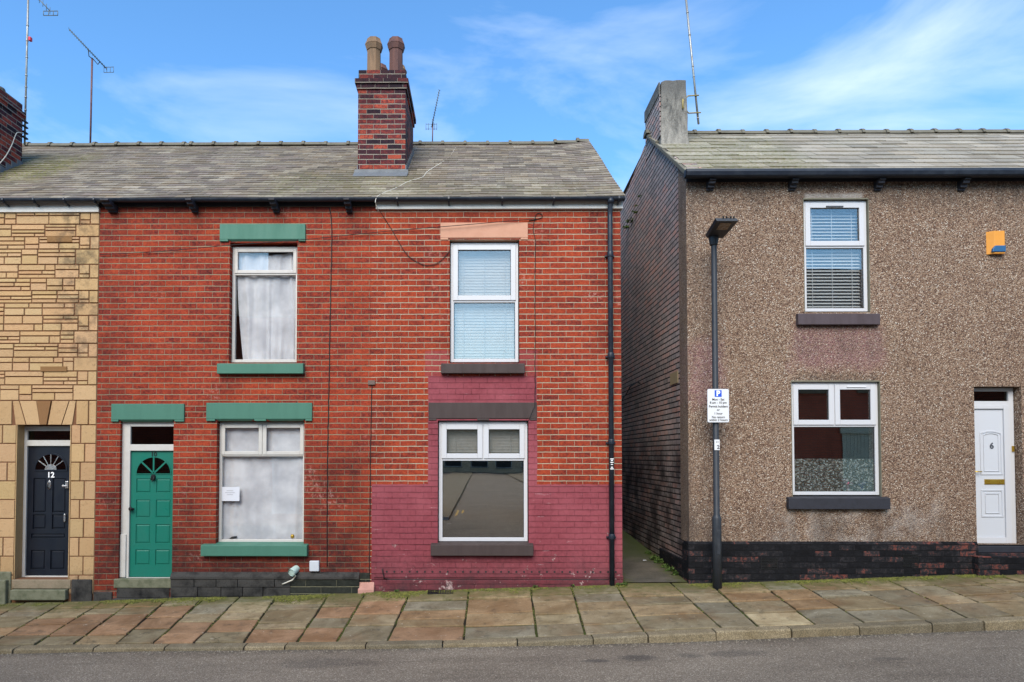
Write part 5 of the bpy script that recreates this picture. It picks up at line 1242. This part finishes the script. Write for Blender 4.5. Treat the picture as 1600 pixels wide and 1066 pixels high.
cable([(157, 398), (250, 393), (350, 384, WY-.06), (480, 374, WY-.06), (600, 362), (720, 352, WY-.06), (838, 342)], WY-.03, .005, M_CABLE, 'thin black wire sagging across the brick above both upstairs windows')
cable([(591, 327, 9.86), (600, 340), (613, 360), (624, 380), (637, 399), (652, 410), (668, 415), (684, 411), (694, 402), (703, 391)], WY-.015, .005, M_CABLE, 'loose black cable hanging in a loop left of the peach lintel')
sr = lambda px, py: None
pts = []
for (px, py) in ((718, 225), (711, 232), (704, 243), (690, 254), (668, 268), (660, 277), (640, 283), (618, 294), (596, 303), (588, 309)):
    lo, hi = 9.0, 13.3
    for _ in range(40):
        mid = (lo+hi)/2; c = P(px, py, mid)
        if c.z > zr(mid): lo = mid
        else: hi = mid
    pts.append((px, py, lo-.03))
pts += [(587, 316, 9.73), (589, 325, 9.74), (592, 331, 9.85)]
cable(pts, 10, .006, M_WCABLE, 'pale cable trailing down the slates right of the brick chimney')
cable([(36, 209, 11.84), (28, 207, 11.65), (24, 212, 11.55), (17, 230, 11.4), (6, 248, 11.2), (-6, 262, 11.1)], 11.3, .008, M_WCABLE, 'pale cable looping across the side of the left-edge chimney')
cable([(597, 889), (600, 901), (608, 905.5), (680, 906), (780, 907), (880, 906), (950, 906)], WY-.022, .008, M_CABLE, 'black cable clipped along the foot of the pink wall')
cable([(493, 893), (496, 895), (505, 895)], WY-.02, .006, M_CABLE, 'short black lead under the pale grey box')
def gy(px, py, X):   # a point on the alley side of number 6's gable
    lo, hi = 10.0, 18.0
    for _ in range(40):
        mid = (lo+hi)/2
        if P(px, py, mid).x < X: lo = mid
        else: hi = mid
    return P(px, py, lo)
gpz = [gy(a, b, XS6-.03) for a, b in ((1000, 599), (996, 597), (985, 604), (978, 617), (971, 625))]
tag(MB().tube(gpz, .013, 6).build('cable', M_CABLE, origin=gpz[0]), 'thick dark cable curving on the alley wall of the pebbledashed house', 'cable')
c = gy(1054, 588, XS6-.01); c2 = gy(1060, 596, XS6); c1 = gy(1048, 580, XS6)
m = MB().box(XS6-.012, XS6-.001, c2.y, c1.y, c2.z-.02, c2.z+.17); tag(m.build('painted_plate', paint('beige_paint', (142, 126, 96), .8, .2), origin=c), 'beige painted patch plate on the dark alley wall by the pebbledash corner', 'plate')

# ------------------------------------------------------------------ aerials
def yagi(t, boom, n, el0, el1, r=.005, perp=Vector((0, 0, 1)), refl=True):
    a, b = Vector(boom[0]), Vector(boom[1]); m = MB(); m.tube([a, b], .009, 6); m.build('boom', M_RODS, t)
    m = MB()
    for i in range(n):
        f = i/(n-1); p = a.lerp(b, f); L_ = el0+(el1-el0)*f; m.tube([p-perp*L_/2, p+perp*L_/2], r, 5)
    m.build('elements', M_RODS, t)
# 1: mast beside the left chimney, head out of frame at the top
Y1 = 11.9; b0 = P(38.5, 226, Y1); t0 = P(45, -40, Y1)
t = thing('tv_aerial', b0, 'tall banded mast and aerial clamped to the brick chimney at the left edge', 'aerial', 'television aerials')
m = MB().tube([b0, P(42.5, 60, Y1), t0], .017, 10)
for py in (40, 64, 90, 118, 136, 152, 172, 190): p = P(38.5+(226-py)*.0245, py, Y1); m.tube([p-Vector((0, 0, .01)), p+Vector((0, 0, .01))], .022, 10)
m.build('mast', M_METAL, t)
p = P(46, 62, Y1); MB().box(p.x-.0, p.x+.045, Y1-.04, Y1+.02, p.z-.035, p.z+.035).build('red_clip', M_REDP, t, bevel=.008)
m = MB()
for py in (192, 200, 209, 217): p = P(39, py, Y1); m.box(XCL-.02, p.x+.05, Y1-.10, Y1+.02, p.z-.012, p.z+.012)
m.build('wall_bracket', M_IRON, t)
bm = (P(56, -6, Y1-.1), P(78, 17, Y1-.1)); yagi(t, bm, 5, .12, .12)
m = MB(); c = P(80, 20, Y1-.1)
for dz in (-.05, .03): m.tube([c+Vector((-.14, 0, dz)), c+Vector((.12, 0, dz+.0))], .007, 6)
for dx in (-.14, -.05, .04, .12): m.tube([c+Vector((dx, 0, -.05)), c+Vector((dx, 0, .03))], .006, 6)
m.build('reflector', M_RODS, t)
m = MB().tube([P(45, -12, Y1), P(56, -6, Y1-.08), P(60, 0, Y1-.1)], .008, 6); m.build('arm', M_RODS, t)
# 2
Y2 = 13.3; b0 = P(141, 232, Y2); t = thing('tv_aerial', b0, 'rusty purple-brown mast with slanting aerial above the left roof ridge', 'aerial', 'television aerials')
MB().tube([b0, P(144, 91, Y2)], .018, 10).build('mast', M_RUST, t)
yagi(t, (P(108, 46, Y2-.35), P(166, 107, Y2+.1)), 22, .10, .11, .004, perp=Vector((.4, -.9, .15)).normalized())
c = P(170, 109, Y2+.1); m = MB()
for dz in (-.06, .05): m.tube([c+Vector((-.10, 0, dz)), c+Vector((.1, 0, dz+.005))], .006, 6)
for dx in (-.1, -.04, .03, .1): m.tube([c+Vector((dx, 0, -.06)), c+Vector((dx, 0, .06))], .005, 6)
m.build('reflector', M_RODS, t)
m = MB().tube([P(138, 78, Y2-.05), P(139, 88, Y2-.05), P(146, 93, Y2), P(153, 101, Y2), P(156, 96, Y2)], .009, 6); m.build('clamp', M_IRON, t)
# 3
Y3 = 13.35; b0 = P(675.5, 228, Y3); t = thing('tv_aerial', b0, 'small leaning aerial on the ridge just right of the brick chimney', 'aerial', 'television aerials')
MB().tube([b0, P(676.5, 186, Y3)], .011, 8).build('mast', M_RUST, t)
yagi(t, (P(674.5, 199, Y3), P(686.5, 141, Y3-.3)), 16, .08, .07, .004, perp=Vector((.5, .85, .1)).normalized())
c = P(674, 198, Y3+.05); m = MB()
for dz in (-.05, .05): m.tube([c+Vector((-.11, 0, dz)), c+Vector((.11, 0, dz))], .004, 6)
for dx in (-.11, -.06, .06, .11): m.tube([c+Vector((dx, 0, -.07)), c+Vector((dx, 0, .07))], .004, 6)
m.build('reflector', M_RODS, t)
# 4: bare pole on number 6's chimney
Y4 = 11.62; b0 = P(1091.5, 194, Y4); t = thing('aerial_pole', b0, 'bare leaning metal pole bracketed to the grey rendered chimney', 'aerial pole')
m = MB().tube([b0, P(1081, 90, Y4), P(1069, -30, Y4)], .019, 10)
for py in (20, 55, 104, 120, 185): p = P(1091.5-(194-py)*.1, py, Y4); m.tube([p-Vector((0, 0, .01)), p+Vector((0, 0, .01))], .023, 10)
m.build('mast', M_METAL, t)
m = MB(); q0 = P(1067, 163, YC6-.02); q1 = P(1075, 150, Y4-.05); q2 = P(1092, 149, Y4-.03); q3 = P(1076, 177, Y4-.05); q4 = P(1095, 176, Y4-.03)
m.tube([P(1067, 159, YC6-.02), q1, q2], .012, 6); m.tube([P(1067, 166, YC6-.02), q3, q4], .012, 6); m.tube([P(1067, 155, YC6-.02), P(1067, 170, YC6-.02)], .015, 6); m.build('wall_bracket', paint('ochre_bracket', (150, 134, 84), .6, .5, 20), t)

# ------------------------------------------------------------------ weeds and moss
def leaf_clump(m, c, r, n, rnd, up=.6, size=.02):
    for _ in range(n):
        a = rnd.uniform(0, 6.28); rr = r*math.sqrt(rnd.random()); h = rnd.uniform(0, up)*r*(1.2-rr/r)
        p = c+Vector((math.cos(a)*rr, math.sin(a)*rr*.7, h)); s = size*rnd.uniform(.5, 1.3)
        u = Vector((rnd.uniform(-1, 1), rnd.uniform(-1, 1), rnd.uniform(-.2, .9))).normalized(); v = u.cross(Vector((rnd.uniform(-1, 1), rnd.uniform(-1, 1), 1))).normalized()*.45
        m.add([p, p+(u*.5+v)*s, p+u*s*1.15, p+(u*.5-v)*s], [(0, 1, 2, 3)])
rnd = random.Random(21)
def weeds(specs, label, name='weed_clump', group=None, mat=M_LEAF):
    for i, (c, r, n) in enumerate(specs):
        m = MB(); leaf_clump(m, c, r, n, rnd, .9, .035 if r > .05 else .022); tag(m.build(name, mat, origin=c), label[i] if isinstance(label, list) else label, 'weed', group)
def G(px, Y, dz=0):
    x = P(px, 900, Y).x; return Vector((x, Y, az(x, Y)+dz))
ws = []; lab = []
for i, (Y, dx, r, n) in enumerate([(10.5, .04, .055, 90), (10.75, .05, .07, 120), (11.0, .05, .06, 90), (11.35, .06, .09, 150), (11.6, .06, .10, 170), (12.1, .06, .06, 80)]):
    ws.append((Vector((XG6-.02-dx, Y, az(XG6, Y)+.0)), r, n))
weeds(ws, ['small weed at the alley wall foot, nearest the pavement', 'leafy weed at the alley wall foot, second from the pavement', 'weed at the alley wall foot, third from the pavement', 'wide bright weed halfway along the visible alley wall foot', 'largest weed at the alley wall foot, beside the white scrap', 'faint weed farthest up the alley wall foot'], group='weeds along the alley wall')
c = G(1010, 11.5, .012); c.x = XG6-.30; tag(MB().box(c.x-.03, c.x+.03, c.y-.012, c.y+.012, c.z, c.z+.006, M=None).build('litter', M_PAPER, origin=c), 'white scrap of paper lying on the alley path', 'litter')
ws = []
for (px, py, r, n) in ((987, 347, .09, 90), (981, 357, .07, 60), (994, 333, .06, 50), (1002, 308, .04, 25), (996, 322, .035, 20)):
    c = gy(px, py, XS6-.02); ws.append((c+Vector((-.03, 0, 0)), r, n))
weeds(ws, ['large fern tuft high on the alley wall', 'lower fern tuft on the alley wall by the gutter end', 'middle fern tuft on the alley wall', 'topmost tiny fern tuft on the alley wall', 'thin fern sprig just under the topmost tuft'], name='fern', group='ferns on the alley wall')
ws = []
for px, r, n in ((976, .05, 70), (967, .03, 30), (895, .025, 40), (620, .03, 30), (836, .03, 40)):
    x = P(px, 912, 9.9).x; ws.append((Vector((x, 9.90, base_z(x)+.002)), r, n))
weeds(ws, ['leafy weed at the foot of the corner by the downpipe', 'tiny weed touching the downpipe foot', 'grass tuft in the joint below the pink wall left of the downpipe', 'tiny weed at the left end of the pink wall base', 'moss tuft at the pink wall foot under the big window\'s right end'], group='weeds at the pink wall foot')
m = MB(); rnd = random.Random(33)
def sfc(x, y):
    s = (y-KY)/(WY+.1-KY); return kerb_z(x)*(1-s)+base_z(x)*s
for i in range(26000):
    x = rnd.uniform(-7.6, 8.6)
    if XE8+.05 < x < XG6-.03: continue
    dens = mnoise.noise(Vector((x*1.3, 3.1, 0)))+.5*mnoise.noise(Vector((x*5, 1, 0)))
    wid = .10+.42*max(0, dens)
    if rnd.random() > .35+dens: continue
    y = WY-.06-abs(rnd.gauss(0, 1))*wid*.5; s = rnd.uniform(.006, .020); z = sfc(x, y)-.001
    if -7.3 < x < XB12 and y > 9.88: continue
    a = rnd.uniform(0, 3); dx, dy = math.cos(a)*s, math.sin(a)*s
    m.add([(x-dx, y-dy, z), (x+dy, y-dx, z), (x+dx, y+dy, z), (x-dy, y+dx, z), (x, y, z+s*.9)], [(0, 1, 4), (1, 2, 4), (2, 3, 4), (3, 0, 4)])
for k in range(1, len(JX)-1):     # moss in the joints
    for i in range(70):
        s = rnd.random()**.6; x = JX[k][0]+(JX[k][1]-JX[k][0])*s+rnd.gauss(0, .004); y = KY+.004+(WY+.1-KY)*s
        if mnoise.noise(Vector((x*2, y*2, 9))) < 0 or y > 9.9: continue
        q = rnd.uniform(.004, .010); z = sfc(x, y)-.006
        m.add([(x-q, y-q, z), (x+q, y-q, z), (x+q, y+q, z), (x-q, y+q, z), (x, y, z+q)], [(0, 1, 4), (1, 2, 4), (2, 3, 4), (3, 0, 4)])
tag(m.build('moss', M_MOSS), kind='stuff')
m = MB()                                   # grit and crumbs along the kerb and wall foot
for i in range(1500):
    x = rnd.uniform(-7.5, 7); near = rnd.random() < .6
    y = rnd.uniform(KY-.28, KY-.165) if near else rnd.uniform(5.5, 7.7); 
    if not near and rnd.random() < .75: continue
    s = rnd.uniform(.003, .009); z = road_z(x)+(.03*(7.2-y)/1.7 if y < 7.2 else 0)
    m.box(x, x+s*1.6, y, y+s, z, z+s*.7, M=None)
tag(m.build('grit', paint('grit', (150, 142, 126), .9, .5, 30)), kind='stuff')

# ------------------------------------------------------------------ the other side of the street (seen in the window glass)
def opp_house(x0, x1, yf, zt, label, mat, ridge, wins, doorx=None, garage=None, side=1):
    t = thing('facing_house', ((x0+x1)/2, yf, 0), label, 'house')
    m = MB(); m.box(x0, x1, yf-7, yf, -.6, zt); m.build('wall', mat, t)
    m = MB(); e = .25
    m.prism([(x0, yf+e, zt-.05), (x0, yf-3.5, ridge), (x0, yf-7-e, zt-.05)], (x1-x0, 0, 0), (0.11, .105, .1)); m.build('roof', M_SLATE, t)
    for (a, b, c, d) in wins:
        m = MB().ring(a, b, c, d, yf+.005, yf+.04, .06); m.box(a+.06, b-.06, yf+.01, yf+.035, (c+d)/2-.02, (c+d)/2+.02)
        w = m.build('window', M_UPVC, t); MB().box(a+.06, b-.06, yf+.006, yf+.014, c+.06, d-.06).build('pane', M_SEAL, w)
        MB().box(a-.1, b+.1, yf+.002, yf+.09, c-.14, c-.004).build('sill', M_STEP, t)
    for (a, b, d, mt) in (doorx or []):
        m = MB().ring(a, b, .05, d, yf+.005, yf+.06, .09); m.box(a+.09, b-.09, yf+.01, yf+.03, .05, d-.1); m.box(a+.09, b-.09, yf+.03, yf+.05, d-.55, d-.47); m.build('door', mt, t)
    if garage:
        a, b, d = garage; m = MB()
        n = int((b-a)/.12)
        for i in range(n): m.box(a+i*.12, a+i*.12+.112, yf+.02, yf+.05, .0, d)
        m.box(a-.08, b+.08, yf+.055, yf+.12, d-.2, d); m.build('garage_door', paint('cream_boards', (206, 200, 176), .6, .2), t)
    return t
X11 = (P(1318, 600, 10).x)*2.2
A1 = opp_house(X11-9.2, X11+9, -2.0, 6.7, 'red brick house across the street with cream garage door, mirrored in the glass', M_OPP, 9.2, [(X11-5.5, X11-4.3, 1.0, 2.8), (X11-5.5, X11-4.3, 4.2, 5.9), (X11+.6, X11+1.8, 4.2, 5.9), (X11-1.6, X11-.5, 4.2, 5.9)], garage=(X11, X11+2.6, 2.95))
m = MB().box(X11-2.1, X11-1.2, -6.1, -5.0, 8.0, 9.9); m.build('chimney', M_CHIM, A1)
A2 = opp_house(-16, -3.7, -2.0, 6.7, 'red brick house across the street with white door, mirrored in the glass', M_OPP, 9.2, [(-9.9, -8.8, 1.0, 2.8), (-9.9, -8.8, 4.2, 5.9), (-5.6, -4.5, 4.2, 5.9)], doorx=[(-6.95, -5.95, 2.7, M_UPVC)])
m = MB().box(-8.1, -7.2, -6.1, -5.0, 8.0, 10.0); m.build('chimney', M_CHIM, A2)
A3 = opp_house(-30, 30, -74.0, 5.6, 'pale tan stone building facing down the side street, mirrored in the glass', M_OPPTAN, 8.4, [(-12.2+i*3.6, -9.8+i*3.6, .35, 2.3) for i in range(7)])

# side street opposite, with its pavement and markings (mirrored in the big window)
rz0 = lambda y: (road_z(0)-.02) if y > -10 else (road_z(0)-.02)+(-.28)*(-10-y)/80
m = MB(); ys = [-3, -10, -30, -74]
for a, b in zip(ys, ys[1:]):
    m.add([(-3.65, a, rz0(a)+.11), (-1.1, a, rz0(a)+.11), (-1.1, b, rz0(b)+.11), (-3.65, b, rz0(b)+.11), (-1.08, a, rz0(a)-.02), (-1.08, b, rz0(b)-.02)], [(0, 1, 2, 3), (1, 4, 5, 2)], (.34, .29, .2))
    m.add([(3.6, a, rz0(a)+.11), (6, a, rz0(a)+.11), (6, b, rz0(b)+.11), (3.6, b, rz0(b)+.11)], [(0, 1, 2, 3)], (.34, .29, .2))
m.add([(-3.65, -3, rz0(-3)+.11), (-1.1, -3, rz0(-3)+.11), (-1.1, -3, -.5), (-3.65, -3, -.5)], [(0, 1, 2, 3)])
tag(m.build('side_pavement', M_KERB), kind='structure')
m = MB()
for x in (-.95, -.75): m.add([(x, -3.4, rz0(-3)+.006), (x+.08, -3.4, rz0(-3)+.006), (x+.08, -7.5, rz0(-7.5)+.006), (x, -7.5, rz0(-7.5)+.006)], [(0, 1, 2, 3)])
tag(m.build('yellow_lines', paint('yellow_road_paint', (220, 180, 70), .8, .6, 12)), kind='structure')
m = MB(); x = -2.6
while x < 3:
    m.add([(x, -1.5, rz0(-1)+.012), (x+.32, -1.5, rz0(-1)+.012), (x+.32, -1.62, rz0(-1)+.012), (x, -1.62, rz0(-1)+.012)], [(0, 1, 2, 3)]); x += .5
tag(m.build('white_dashes', paint('worn_white_road_paint', (200, 200, 195), .8, .9, 14)), kind='structure')
m = MB(); m.box(-12, 14, 24, 24.25, -.6, 2.9); m.box(-12, 14, 23.95, 24.3, 2.9, 3.0); tag(m.build('yard_wall', M_GABLE, origin=(2.6, 24, 0)), 'old dark brick yard wall closing the far end of the alley', 'wall')
